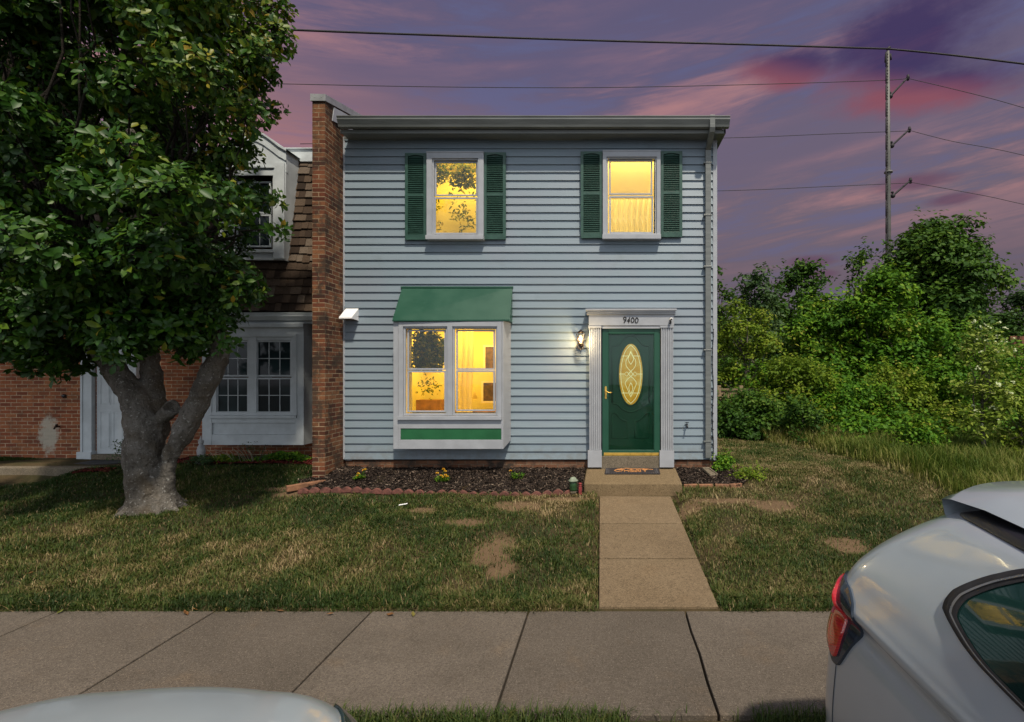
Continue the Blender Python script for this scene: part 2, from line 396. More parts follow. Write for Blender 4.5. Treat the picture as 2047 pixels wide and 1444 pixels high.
MAT = dict(
    siding=m_siding(),
    white=simple('white_trim_paint', (.33, .345, .375), .45, .07, 5, .08),
    neigh_white=simple('neighbour_trim_paint', (.52, .56, .58), .5, .1, 4, .08),
    gutter=simple('aluminium_gutter_paint', (.14, .15, .145), .4, .14, 3, .05, stretch=(.6, 1, 6)),
    green=simple('green_paint', (.010, .068, .040), .42, .07, 2.5, .05),
    shutter=simple('shutter_green', (.022, .070, .052), .45, .2, 12, .15),
    band=simple('green_panel_paint', (.012, .10, .035), .4, .15, 3),
    brick_p=m_brick('pillar_brick', [(0, (.045, .014, .009)), (.3, (.15, .046, .024)), (.6, (.20, .072, .034)), (.85, (.25, .110, .050)), (1, (.08, .026, .016))], (.40, .30, .19), dirt=.8),
    brick_n=m_brick('neighbour_brick', [(0, (.21, .060, .030)), (.35, (.34, .100, .042)), (.65, (.39, .145, .060)), (1, (.25, .070, .038))], (.62, .47, .31), stain=(X(98, 9.35), Z(868, 9.35)), dirt=.35),
    foundation=m_brick('foundation_brick', [(0, (.11, .04, .02)), (.5, (.17, .075, .04)), (1, (.20, .10, .06))], (.22, .17, .12), dirt=.9),
    walk=m_concrete('walkway_concrete', (.165, .118, .070), (.205, .150, .092)),
    sidewalk=m_concrete('sidewalk_concrete', (.118, .098, .078), (.156, .130, .105)),
    step=m_concrete('step_concrete', (.175, .125, .068), (.215, .155, .088)),
    sill=m_concrete('sill_concrete', (.15, .125, .09), (.20, .165, .12), 3),
    asphalt=simple('asphalt', (.05, .05, .052), .9, .3, 30, .4),
    roofing=simple('roof_membrane', (.07, .07, .075), .9, .2, 4, .3),
    dark=simple('black_plastic', (.012, .013, .016), .35, .2, 8),
    rubber=simple('black_rubber', (.014, .014, .016), .65, .3, 20, .1),
    brass=simple('brass', (.72, .46, .10), .32, .12, 9, metal=.6),
    bronze=simple('dark_bronze', (.035, .022, .015), .42, .3, 15, metal=.5),
    steel=simple('pole_steel', (.13, .13, .12), .6, .2, 1.2, metal=.2),
    wire=simple('cable_black', (.012, .011, .014), .7, .1, 3),
    red_edge=simple('red_edging_concrete', (.13, .048, .036), .85, .4, 14, .4),
    edge_brick=simple('edging_brick_clay', (.24, .115, .06), .85, .35, 12, .4),
    dark_glass=m_glass_dark('dark_window_glass'),
    clear=m_glass_clear('storm_door_glass', (.80, .90, .84)),
    coping=simple('coping_metal', (.32, .33, .34), .45, .15, 5, metal=.3),
)
# ================================================================ SETTING
GD = [0, 2.5, 2.6, 4.37, 4.42, 7.3, 8.3, 9.3, 12, 16, 24, 60, 300, 900]
GZ = [-.16, -.16, -.06, -.06, .012, .285, .46, .47, .50, .48, .40, 0, -1, -3]
def gz(x, d):
    x = np.asarray(x, float); d = np.asarray(d, float)
    z = np.interp(d, GD, GZ)
    wk = (x > -.16) & (x < .99) & (d > 4.42) & (d < 7.45)
    k = np.clip((-x-8.5)/.8, 0, 1); k = k*k*(3-2*k)
    m = np.clip((d-4.6)/1.5, 0, 1)*np.clip((8.75-d)/.25, 0, 1)
    z = z-k*m*np.interp(d, [4.4, 7.4, 8.5], [0, .12, .27])
    on = np.clip((d-4.42)/.5, 0, 1)*np.clip((40-d)/10, 0, 1)
    z = z+(fbm(x, d, .9, 3)-.5)*.05*on
    return np.where(wk, np.minimum(z, (d-4.4)*.0715-.02), z)
def g1(x, d): return float(gz(x, d))
# ground sheet
xs = np.concatenate([[-700, -200, -60, -25], np.arange(-14, 12.01, .14), [14, 18, 25, 60, 200, 700]])
ds = np.concatenate([[-60, -20, -5, 0, 2.0, 2.5, 2.58, 3.4, 4.36], np.arange(4.42, 13, .14), [14, 16, 18, 21, 25, 32, 45, 70, 150, 400, 900]])
gx, gd = np.meshgrid(xs, ds, indexing='ij')
V = np.stack([gx, gd-DC, gz(gx, gd)], -1).reshape(-1, 3)
n, m = gx.shape; idx = np.arange(n*m).reshape(n, m)
Fq = np.stack([idx[:-1,:-1], idx[1:,:-1], idx[1:,1:], idx[:-1,1:]], -1).reshape(-1, 4)
DIRT = [(X(1035, 7.0), 6.9, .42, .17), (X(985, 5.55), 5.55, .27, .42), (X(1548, 6.95), 6.9, .36, .22), (X(925, 6.3), 6.3, .25, .14), (X(1460, 7.05), 7.1, .5, .10),
        (X(1000, 5.1), 5.15, .16, .2), (X(590, 7.35), 7.35, .3, .1), (X(1700, 5.6), 5.7, .3, .2), (X(840, 6.55), 6.7, .22, .1), (-.5, 7.15, .5, .09), (1.1, 6.8, .2, .25), (X(560, 7.6), 7.55, .35, .09)]
def m_ground():
    m = M('lawn_soil'); x, y, z = m.sep()
    n = m.noise(2.2, 6, .7); f = m.noise(60, 4, .7)
    c = m.mix(m.ramp(n, .35, .65), (.052, .048, .022), (.085, .060, .032))
    tot = None
    for (dx, dd, rx, rd) in DIRT:
        a = m.mth('DIVIDE', m.mth('SUBTRACT', x, dx), rx*1.1); b = m.mth('DIVIDE', m.mth('SUBTRACT', y, dd-DC), rd*1.1)
        r = m.mth('SQRT', m.mth('ADD', m.mth('MULTIPLY', a, a), m.mth('MULTIPLY', b, b)))
        tot = r if tot is None else m.mth('MINIMUM', tot, r)
    k = m.ramp(m.mth('ADD', tot, m.mth('MULTIPLY', m.mth('SUBTRACT', m.noise(6, 5, .7), .5), 1.1)), 1.2, .6)
    c = m.mix(k, c, m.mix(m.ramp(f, .35, .65), (.135, .085, .050), (.215, .145, .085)))
    m.bump(m.mth('ADD', n, f), .8, .02)
    return m.set(m.mix(m.mth('MULTIPLY', m.ramp(f, .4, .7), .45), c, (.03, .024, .012)), .95, spec=.1)
ground = npmesh('ground', V, Fq, 4, m_ground(), smooth=True); tag(ground, kind='structure')
# road, kerb, sidewalk, walkway
mb = MB(); mb.box(-60, 60, -60, Y(2.3), -.30, -.135); road = mb.build('road', MAT['asphalt']); tag(road, kind='structure')
mb = MB()
for i in range(-8, 9): mb.box(i*3.0+.005, i*3.0+2.995, Y(2.305), Y(2.46), -.30, .0)
kerb = mb.build('kerb', MAT['sidewalk'], bevel=.012); tag(kerb, kind='structure')
mb = MB(); sx = X(1370, 4.4)
for i in range(-9, 9):
    a = sx+i*1.352; b = a+1.352; g = .008; mb.cur = random.uniform(.12, .9)
    ea = [0]*5; eb = [0]*5
    if i == 0: ea = [0, -.004, .005, -.006, 0]
    if i == -1: eb = [0, -.006, .003, -.007, 0]
    dd = np.linspace(3.07, 4.40, 5)
    ztop = rng.normal(0, .0012, 4)
    vs = []; top = []
    for k, d in enumerate(dd):
        xo = 0.0
        vs += [(a+g+ea[k], Y(d), ztop[0]), (b-g+eb[k], Y(d), ztop[1])]
    n0 = len(vs); vs += [(p[0], p[1], -.11) for p in vs]
    fs = [(2*k, 2*k+1, 2*k+3, 2*k+2) for k in range(4)]
    fs += [(2*k+2, 2*k, n0+2*k, n0+2*k+2)[::-1] for k in range(4)] + [(2*k+1, 2*k+3, n0+2*k+3, n0+2*k+1)[::-1] for k in range(4)]
    fs += [(0, n0, n0+1, 1), (8, 9, n0+9, n0+8)]
    mb.add(vs, fs)
side = mb.build('sidewalk', MAT['sidewalk'], bevel=.006); tag(side, kind='structure')
mb = MB()
def wz(d): return .032+(d-4.4)*.0715
for d0, d1 in ((4.418, 5.352), (5.380, 6.345), (6.373, 7.43)):
    mb.cur = random.uniform(.3, .75)
    x0, x1 = -.075, .958; x2, x3 = -.118, .915
    f = lambda d, a, b: a+(b-a)*(d-4.4)/3.0
    mb.add([(f(d0,x0,x2), Y(d0), wz(d0)), (f(d0,x1,x3), Y(d0), wz(d0)), (f(d1,x1,x3), Y(d1), wz(d1)), (f(d1,x0,x2), Y(d1), wz(d1)),
            (f(d0,x0,x2), Y(d0), -.12), (f(d0,x1,x3), Y(d0), -.12), (f(d1,x1,x3), Y(d1), -.0), (f(d1,x0,x2), Y(d1), -.0)],
           [(0,1,2,3),(4,7,6,5),(0,4,5,1),(1,5,6,2),(2,6,7,3),(3,7,4,0)])
walk = mb.build('walkway', MAT['walk'], bevel=.007); tag(walk, kind='structure')
mb = MB()
mb.add([(X(1167,7.42), Y(7.42), .435), (X(1364,7.42), Y(7.42), .435), (X(1350,8.30), Y(8.30), .50), (X(1173,8.30), Y(8.30), .50),
        (X(1167,7.42)+.01, Y(7.43), .10), (X(1364,7.42)-.01, Y(7.43), .10), (X(1350,8.30), Y(8.30), .10), (X(1173,8.30), Y(8.30), .10)],
       [(0,1,2,3),(4,7,6,5),(0,4,5,1),(1,5,6,2),(2,6,7,3),(3,7,4,0)])
o = mb.build('concrete_step', MAT['step'], bevel=.018); tag(o, 'wide tan concrete step below the green front door', 'step')
# neighbour's landing and path
mb = MB(); mb.box(-13, X(213, 8.6), Y(8.60), Y(9.02), .15, .445); mb.box(X(112, 9.1), X(268, 9.3), Y(9.02), Y(9.34), .15, .462)
o = mb.build('landing', MAT['sill'], bevel=.015); tag(o, 'grey brown concrete landing before the neighbouring white door, left of the trunk', 'landing')
mb = MB(); mb.add([(-13, Y(8.6), .20), (-13, Y(5.5), .06), (-12.0, Y(5.5), .06), (-9.4, Y(8.45), .20), (-9.25, Y(8.6), .20), (-13, Y(8.6), 0), (-13, Y(5.5), -.1), (-12.0, Y(5.5), -.1), (-9.4, Y(8.45), 0), (-9.25, Y(8.6), 0)],
    [(0,1,2,3,4), (9,8,7,6,5), (1,6,7,2), (2,7,8,3), (3,8,9,4), (4,9,5,0), (0,5,6,1)])
o = mb.build('side_path', MAT['sill']); tag(o, kind='structure')

# ---------------------------------------------------------------- mulch beds
def bed(name, poly_d, zf, mat, chips, cols, seed, label=None):
    """poly in (x, d); filled with a noisy mound and loose chips"""
    r = np.random.default_rng(seed); P = np.array(poly_d)
    def inside(x, d):
        c = np.zeros(np.shape(x), bool); j = len(P)-1
        for i in range(len(P)):
            xi, yi, xj, yj = *P[i], *P[j]
            c ^= ((yi > d) != (yj > d)) & (x < (xj-xi)*(d-yi)/(yj-yi+1e-12)+xi); j = i
        return c
    x0, d0 = P.min(0); x1, d1 = P.max(0)
    xx, dd = np.meshgrid(np.arange(x0, x1+.03, .03), np.arange(d0, d1+.03, .03), indexing='ij')
    V = np.stack([xx, dd-DC, zf(xx, dd)+(fbm(xx, dd, 9, seed)-.5)*.035], -1)
    n, m = xx.shape; ix = np.arange(n*m).reshape(n, m)
    ok = inside(xx[:-1,:-1]+.015, dd[:-1,:-1]+.015)
    Fq = np.stack([ix[:-1,:-1], ix[1:,:-1], ix[1:,1:], ix[:-1,1:]], -1)[ok]
    nb = len(V.reshape(-1, 3))
    cx = r.uniform(x0, x1, chips); cdp = r.uniform(d0, d1, chips); k = inside(cx, cdp); cx, cdp = cx[k], cdp[k]
    cz = zf(cx, cdp)+(fbm(cx, cdp, 9, seed)-.5)*.035+.006
    L = r.uniform(.012, .04, len(cx)); W = r.uniform(.004, .010, len(cx)); a = r.uniform(0, 6.28, len(cx)); t = r.normal(0, .35, len(cx)); s = r.normal(0, .5, len(cx))
    u = np.stack([np.cos(a)*np.cos(t), np.sin(a)*np.cos(t), np.sin(t)], -1); v = np.stack([-np.sin(a)*np.cos(s), np.cos(a)*np.cos(s), np.sin(s)], -1)
    c = np.stack([cx, cdp-DC, cz], -1)
    q = np.stack([c-u*L[:,None]-v*W[:,None], c+u*L[:,None]-v*W[:,None]*.6, c+u*L[:,None]+v*W[:,None], c-u*L[:,None]+v*W[:,None]*.7], 1).reshape(-1, 3)
    Fc = np.arange(len(q)).reshape(-1, 4)+nb
    tint = np.concatenate([np.full(len(Fq), .12), r.random(len(Fc))**1.5])
    return npmesh(name, np.concatenate([V.reshape(-1, 3), q]), np.concatenate([Fq, Fc]), 4, mat, tint)
mm = M('bark_mulch'); mm.set(mm.cramp(mm.tint(), [(0, (.012, .008, .006)), (.5, (.030, .019, .014)), (.8, (.075, .05, .036)), (1, (.22, .17, .13))]), .8, spec=.3)
rm = M('red_mulch'); rm.set(rm.cramp(rm.tint(), [(0, (.03, .006, .006)), (.5, (.12, .014, .012)), (1, (.30, .07, .05))]), .85, spec=.2)
XL = X(600, 7.4)
def zb(x, d): return np.interp(d, [7.3, 8.36], [.30, .485])+.06*np.exp(-((x+4.35)**2+(d-8.0)**2)/.15)
b1 = bed('mulch_bed', [(XL, 7.42), (-.36, 7.36), (-.36, 8.36), (-4.33, 8.36), (-4.33, 7.82), (-4.75, 7.82)], zb, mm.m, 14000, None, 3)
tag(b1, kind='stuff')
b2 = bed('mulch_bed', [(1.10, 7.62), (1.98, 7.62), (2.15, 7.85), (2.05, 8.2), (1.9, 8.36), (1.08, 8.36)], lambda x, d: np.interp(d, [7.6, 8.36], [.36, .485]), mm.m, 4000, None, 4)
tag(b2, kind='stuff')
b3 = bed('red_mulch_bed', [(-7.6, 8.72), (-4.55, 8.52), (-4.55, 9.34), (-7.6, 9.34)], lambda x, d: gz(x, d)+.045, rm.m, 9000, None, 5)
tag(b3, kind='stuff')
b4 = bed('red_mulch_bed', [(-8.6, 8.15), (-8.0, 8.15), (-8.0, 8.32), (-8.6, 8.32)], lambda x, d: gz(x, d)+.03, rm.m, 500, None, 6)
tag(b4, kind='stuff')
# scalloped edging, one piece for each scallop
mb = MB(); n = 14; r = .062
prof = [(-.075, 0)]+[(-.075+.15*k/n, .040+.042*math.sin(math.pi*k/n)) for k in range(n+1)]+[(.075, 0)]
mb.prism([(px*.98, -.028, pz) for px, pz in prof], (0, .056, 0))
proto = mb.build('edging_stone', MAT['red_edge'], bevel=.006)
tag(proto, 'reddish scalloped concrete edging stone in the row along the dark mulch bed', 'edging stone', 'scalloped edging stones along the mulch bed')
xa, xb = X(606, 7.36), X(1137, 7.33); cnt = int((xb-xa)/.152)
for i in range(cnt+1):
    o = proto if i == 0 else proto.copy()
    if i: C.objects.link(o)
    j = cnt-i; ORD = ['first','second','third','fourth','fifth','sixth','seventh','eighth','ninth','tenth','eleventh','twelfth','thirteenth','fourteenth','fifteenth','sixteenth','seventeenth','eighteenth','nineteenth']
    o['label'] = ('%s scalloped red edging stone counted from the green garden light' % ORD[j]) if j < (cnt+1)//2 else ('%s scalloped red edging stone counted from the brick pillar end' % ORD[i])
    x = xa+i*(xb-xa)/cnt; d = 7.37-.05*i/cnt+.035*math.sin(i*.55)+random.uniform(-.008, .008)
    o.location = (x, Y(d), .262+.03*(1-i/cnt)+random.uniform(-.008, .012)+.02*math.sin(i*.3)); o.rotation_euler = (random.uniform(-.12, .05), random.uniform(-.05, .05), random.uniform(-.12, .12))
mb = MB(); mb.box(-.33, .33, -.035, .035, 0, .09)
o = mb.build('edging_board', MAT['edge_brick'], bevel=.01); tag(o, 'sloping clay edging strip at the left end of the mulch bed beside the brick pillar', 'edging'); o.location = (X(622, 7.6), Y(7.60), .33); o.rotation_euler = (0, 0, R(52))
bl = ['clay edging brick touching the right side of the concrete step', 'second clay edging brick counted from the concrete step', 'third clay edging brick counted from the concrete step', 'clay edging brick turned inwards at the outer corner of the small mulch bed']
bp = MB(); bp.box(-.102, .102, -.03, .03, -.04, .07); bpr = bp.build('edging_brick', MAT['edge_brick'], bevel=.006)
for i, (px, rz) in enumerate(((1381, .02), (1411, -.03), (1443, .02), (1470, .38))):
    o = bpr if i == 0 else bpr.copy()
    if i: C.objects.link(o)
    d = 7.60+(.04 if i == 3 else 0); o.location = (X(px, d), Y(d), .315); o.rotation_euler = (0, random.uniform(-.03, .03), rz)
    tag(o, bl[i], 'edging brick', 'clay edging bricks right of the step')

# ================================================================ THE HOUSE
W0 = 8.36
house = empty('house', 'two storey house with pale blue siding, green shutters and lit yellow windows', 'house', (X(687, W0), 0, .45))
mb = MB(); x0, x1 = X(687, W0)+.02, X(1426, W0)
z = .627; k = 0; top = 5.92
OPEN = [(X(866, 8.27), X(957, 8.27), Z(469, 8.27), Z(321, 8.27)), (X(1215, 8.27), X(1308, 8.27), Z(468, 8.27), Z(318, 8.27)), (X(806, 8.0), X(996, 8.0), Z(828, 8.0), Z(655, 8.0))]
while z < top:
    z1 = min(z+.1303, top)
    yb, yt = -.026, -.002
    def board(xa, xb, za, zb_):
        ya, yb2 = yb+(yt-yb)*(za-z)/.1303, yb+(yt-yb)*(zb_-z)/.1303
        mb.add([(xa, ya, za), (xb, ya, za), (xb, yb2, zb_), (xa, yb2, zb_), (xa, .008, za), (xb, .008, za)], [(0,1,2,3), (4,5,1,0), (1,5,2), (0,3,4)])
    cuts = sorted([o for o in OPEN if o[2] < z1 and o[3] > z]); xc = x0
    for (oa, ob, oz0, oz1) in cuts:
        board(xc, oa, z, z1)
        if oz0 > z: board(oa, ob, z, oz0)
        if oz1 < z1: board(oa, ob, oz1, z1)
        xc = ob
    board(xc, x1, z, z1)
    z = z1; k += 1
wall = mb.build('siding_wall', MAT['siding'], house)
mb = MB(); mb.box(x0, X(1432, W0), 1.3, 8.0, .60, 5.9); mb.box(X(1432, W0)-.10, X(1432, W0), .012, 1.299, .60, 5.9); mb.box(x0, x0+.1, .012, 1.299, .60, 5.9); mb.build('core_wall', MAT['siding'], house)
mb = MB(); mb.box(x0+.01, X(1430, W0), .008, 7.95, .25, .60); mb.build('foundation', MAT['foundation'], house)
mb = MB()
mb.box(X(687, W0), X(687, W0)+.028, -.022, .02, .627, 5.9)
mb.build('corner_post', MAT['white'], house, bevel=.004)
mb = MB()
mb.box(X(1424.5, W0), X(1433, W0), -.028, .09, .61, 5.9)
mb.build('corner_post', MAT['white'], house, bevel=.004)
# gutter and fascia
dg = 7.93
gx0, gx1 = X(672, dg), X(1460, dg); zt, zm = Z(231, dg), Z(250, dg)
prof = [(0, zt), (0, zt-.012), (.012, zt-.022), (.012, zt-.05), (.05, zm+.03), (.062, zm), (.14, zm), (.14, zt), (.132, zt), (.132, zm+.01), (.07, zm+.01), (.02, zt-.03), (.012, zt)]
mb = MB(); mb.prism([(gx0, Y(dg)+a, b) for a, b in prof], (gx1-gx0, 0, 0))
mb.build('gutter', MAT['gutter'], house, recalc=True)
mb = MB(); d2 = 8.075
mb.box(X(680, d2), X(1451, d2), Y(d2), Y(d2)+.02, Z(267, d2), zm-.004)
mb.box(X(680, d2)+.004, X(1451, d2)-.004, Y(d2)+.02, .10, Z(267, d2)+.012, Z(267, d2)+.03)
mb.box(X(680, d2), X(680, d2)+.02, Y(d2)+.02, .5, Z(267, d2)+.03, zm)
mb.prism([(X(1451, d2), Y(d2), Z(267, d2)), (X(1451, d2), Y(d2), zm+.02), (X(1451, d2), 8.0, zm+.3), (X(1451, d2), 8.0, zm+.1), (X(1434, W0)-.02, .03, Z(267, d2)-.05)][:4], (-.03, 0, 0))
mb.box(x0, X(1432, W0), -.03, .0, 5.86, 5.90)
mb.build('fascia', MAT['gutter'], house, bevel=.003)
mb = MB(); mb.prism([(gx0+.03, Y(dg)+.13, zt-.005), (gx0+.03, 4.0, zt+.80), (gx0+.03, 8.2, zt), (gx0+.03, 8.2, zt-.15), (gx0+.03, 4.0, zt+.6), (gx0+.03, Y(dg)+.13, zt-.05)], (gx1-gx0-.05, 0, 0))
mb.build('roof', MAT['roofing'], house, recalc=True)
# downspout
mb = MB(); dsx0, dsx1 = X(1410.5, 8.27), X(1421.5, 8.27)
mb.box(dsx0, dsx1, Y(8.27), -.03, .66, Z(300, 8.27))
mb.prism([(dsx0+.006, Y(8.27), Z(300, 8.27)), (dsx0+.006, Y(8.345), Z(300, 8.27)), (dsx0+.006, Y(8.345), Z(292, 8.27)), (dsx0+.006, Y(8.06), Z(266, 8.07)-.01), (dsx0+.006, Y(8.0), Z(262, 8.07)), (dsx0+.006, Y(8.0), Z(240, 8.07)+.02), (dsx0+.006, Y(7.94), Z(240, 8.07)+.02), (dsx0+.006, Y(7.94), Z(262, 8.07)), (dsx0+.006, Y(7.97), Z(270, 8.07))], (dsx1-dsx0-.008, 0, 0))
for py in (325, 430, 533, 700, 883): mb.box(dsx0-.03, dsx1+.012, Y(8.262), -.028, Z(py+1.5, 8.27), Z(py-1.5, 8.27))
mb.build('downspout', MAT['gutter'], house, bevel=.004, recalc=True)

# ---- windows
def sash_window(parent_house, cx0, cx1, cy0, cy1, sy1, gu, gl, dcas, lit_u, lit_l, name='window', label=None):
    """casing pixel rect cx0..cx1, cy0..cy1, sill down to sy1; gu / gl = glass rects (x0,x1,y0,y1)"""
    mb = MB(); y0 = Y(dcas)
    xa, xb, zb_, zt_ = X(cx0, dcas), X(cx1, dcas), Z(cy1, dcas), Z(cy0, dcas)
    wl = (gu[0]-cx0-6)*dcas/F; wt = (gu[2]-cy0-6)*dcas/F
    mb.frame(xa, xb, zb_, zt_, wl*.78, y0, -.004, wt*.75, .012)
    mb.frame(xa-.002, xb+.002, zt_-.004, zt_+.014, .002, y0-.008, -.004, .009, .009)
    # inner stop
    mb.frame(xa+wl*.78, xb-wl*.78, zb_+.012, zt_-wt*.75, .022, y0+.025, -.003, .02, .012)
    fr = mb.build(name, MAT['white'], parent_house, bevel=.003)
    if label: fr['label'] = label
    def sub(o): o.parent = fr; o.matrix_parent_inverse = Matrix.Identity(4); return o
    mb = MB(); mb.box(X(cx0-1, dcas), X(cx1+.5, dcas), y0-.035, -.004, Z(sy1, dcas), zb_-.0005); sub(mb.build('sill', MAT['white'], bevel=.004))
    ds = dcas+.048
    for (g, rec, lit) in ((gu, .022, lit_u), (gl, 0.0, lit_l)):
        d = ds+rec; mb = MB()
        mb.frame(X(g[0]-3.2, d), X(g[1]+3.2, d), Z(g[3]+3, d), Z(g[2]-3.5, d), 3.2*d/F, Y(d), Y(d)+.02, 3.5*d/F, 3*d/F)
        sub(mb.build('sash', MAT['white'], bevel=.002))
        mb = MB(); d += .008; mb.box(X(g[0]-.5, d), X(g[1]+.5, d), Y(d), Y(d)+.004, Z(g[3]+.5, d), Z(g[2]-.5, d))
        sub(mb.build('pane', lit))
    return fr
GP = m_glass_clear('window_glass', (.97, .97, .95))
LA = LB = LC = LD = LE = LF = GP
sash_window(house, 852.5, 966.5, 304.6, 471, 479.5, (872.3, 951.5, 326.2, 389), (871, 951.5, 398, 465.4), 8.245, LA, LB)
sash_window(house, 1205, 1320.5, 302, 469, 478.6, (1220.7, 1301, 323, 386.6), (1221, 1302.5, 395.5, 464), 8.245, LC, LD)
def shutter(px0, px1, py0, py1):
    mb = MB(); d = 8.285; y0, y1 = Y(d), Y(d)+.034
    xa, xb, za, zb_ = X(px0, d), X(px1, d), Z(py1, d), Z(py0, d); st = .046
    mb.box(xa, xa+st, y0, y1, za, zb_); mb.box(xb-st, xb, y0, y1, za, zb_)
    mb.box(xa+st, xb-st, y0+.001, y1, za, za+.085)
    # top rail with a shallow arch
    n = 10; w = xb-xa-2*st
    lo = [(xa+st+w*i/n, y0+.001, zb_-.055+.022*math.sin(math.pi*i/n)) for i in range(n+1)]
    mb.prism(lo+[(xb-st, y0+.001, zb_), (xa+st, y0+.001, zb_)], (0, y1-y0-.001, 0))
    zm = zb_-(zb_-za)*.485; mb.box(xa+st, xb-st, y0+.001, y1, zm-.022, zm+.022)
    mb.box(xa+st, xb-st, y1-.005, y1-.002, za+.08, zb_-.03)
    for (a, b) in ((za+.085, zm-.022), (zm+.022, zb_-.052)):
        k = int((b-a)/.030)
        for i in range(k):
            zz = a+(b-a)*(i+.5)/k
            mb.add([(xa+st, y0+.001, zz-.012), (xb-st, y0+.001, zz-.012), (xb-st, y1-.008, zz+.006), (xa+st, y1-.008, zz+.006), (xa+st, y0+.001, zz-.007), (xb-st, y0+.001, zz-.007), (xb-st, y1-.008, zz+.013), (xa+st, y1-.008, zz+.013)],
                   [(0,1,2,3)[::-1], (4,5,6,7), (0,1,5,4)])
    for (sx_, sz_) in ((xa+.02, zb_-.03), (xb-.02, zb_-.03), (xa+.02, za+.04), (xb-.02, za+.04)):
        mb.box(sx_-.005, sx_+.005, y0-.003, y0+.001, sz_-.005, sz_+.005)
    return mb.build('shutter', MAT['shutter'], house, bevel=.003)
shutter(809.4, 852.0, 306, 479.5); shutter(966.8, 1010.8, 304.6, 478.6)
shutter(1160.6, 1204.4, 302.7, 476); shutter(1320.8, 1364, 302, 474)

# ---- bay window
db = 8.0; by0 = Y(db)
mb = MB(); xa, xb, za, zb_ = X(786, db), X(1006, db), Z(898, db), Z(640, db)
# body with splayed right side and hollow behind the windows
mb.box(xa, X(796, db), by0, -.02, za, zb_)
mb.prism([(X(1003.5, db), by0, za), (xb, by0, za), (xb+.055, -.02, za+.10), (X(1003.5, db), -.02, za+.10)], (0, 0, zb_-za-.10)) if False else None
mb.add([(X(1003.5, db), by0, za), (xb, by0, za), (xb+.055, -.02, za+.09), (X(1003.5, db), -.02, za+.09), (X(1003.5, db), by0, zb_), (xb, by0, zb_), (xb+.055, -.02, zb_), (X(1003.5, db), -.02, zb_)],
       [(0,3,2,1), (4,5,6,7), (0,1,5,4), (1,2,6,5), (2,3,7,6), (3,0,4,7)])
mb.box(X(796, db), X(1003.5, db), by0, -.02, Z(643.6, db), zb_)
mb.box(X(796, db), X(1003.5, db), by0, -.02, Z(857, db), Z(838, db))
mb.box(X(796, db), X(1003.5, db), by0, -.02, za, Z(879.5, db))
mb.box(X(796, db), X(800.5, db), by0, -.02, Z(879.5, db), Z(857, db)); mb.box(X(1002, db), X(1003.5, db), by0, -.02, Z(879.5, db), Z(857, db))
bay = mb.build('bay_window', MAT['white'], house, bevel=.004)
def sub(o, p=None): o.parent = p or bay; o.matrix_parent_inverse = Matrix.Identity(4); return o
mb = MB(); mb.box(X(800.5, db)+.001, X(1002, db)-.001, by0+.012, by0+.04, Z(879.5, db)+.001, Z(857, db)-.001); sub(mb.build('lower_panel', MAT['band']))
mb = MB(); dc = 7.985
mb.frame(X(796.3, dc), X(1002.7, dc), Z(832, dc), Z(643.8, dc), 9*dc/F, Y(dc), by0+.05, 9*dc/F, .004)
mb.box(X(894, dc), X(904, dc), Y(dc)+.001, by0+.05, Z(831, dc), Z(652, dc))
mb.frame(X(805.3, dc)+.0005, X(894, dc)-.0005, Z(831, dc), Z(652.8, dc), .03, Y(dc)+.028, by0+.05)
mb.frame(X(904, dc)+.0005, X(993.7, dc)-.0005, Z(831, dc), Z(652.8, dc), .03, Y(dc)+.028, by0+.05)
sub(mb.build('window_casing', MAT['white'], bevel=.003))
mb = MB(); mb.box(X(796, dc), X(1003, dc), Y(dc)-.03, by0+.05, Z(839.5, dc), Z(832.2, dc)); sub(mb.build('sill', MAT['white'], bevel=.004))
for g, lit, rec in (((817.6, 888, 662.8, 736.5), LE, .02), ((817.6, 888, 744.7, 821), LF, 0), ((915, 986, 662.8, 736.5), LF, .02), ((915, 986, 744.0, 819), LB, 0)):
    d = 8.025+rec; mb = MB(); mb.frame(X(g[0]-3.4, d), X(g[1]+3.4, d), Z(g[3]+3.2, d), Z(g[2]-3.6, d), 3.4*d/F, Y(d), Y(d)+.02, 3.6*d/F, 3.2*d/F); sub(mb.build('sash', MAT['white'], bevel=.002))
    d += .008; mb = MB(); mb.box(X(g[0]-.5, d), X(g[1]+.5, d), Y(d), Y(d)+.004, Z(g[3]+.5, d), Z(g[2]-.5, d)); sub(mb.build('pane', lit))
# ---- lit rooms behind the panes, furnished in place of the reflections there
RW = simple('room_wall_warm', (.70, .64, .30), .9, .06, 2)
def room(ox0, ox1, oz0, oz1, yf, yb, power, mx=.35, mz=.25, col=(1, .60, .17), mat=RW):
    xa, xb, za, zb_ = ox0-mx, ox1+mx, oz0-mz, oz1+mz
    mb = MB(); v = [(xa, yf, za), (xb, yf, za), (xb, yf, zb_), (xa, yf, zb_), (xa, yb, za), (xb, yb, za), (xb, yb, zb_), (xa, yb, zb_), (ox0, yf, oz0), (ox1, yf, oz0), (ox1, yf, oz1), (ox0, yf, oz1)]
    mb.add(v, [(4,5,6,7), (0,4,7,3), (1,2,6,5), (0,1,5,4), (3,7,6,2), (0,8,9,1), (1,9,10,2), (2,10,11,3), (3,11,8,0)])
    mb.build('room', mat, house)
    L = bpy.data.lights.new('room_light', 'AREA'); L.shape = 'RECTANGLE'; L.size = (xb-xa)*.8; L.size_y = (yb-yf)*.5; L.energy = power; L.color = col
    o = bpy.data.objects.new('room_light', L); C.objects.link(o); o.location = ((xa+xb)/2, yf+(yb-yf)*.38, zb_-.01)
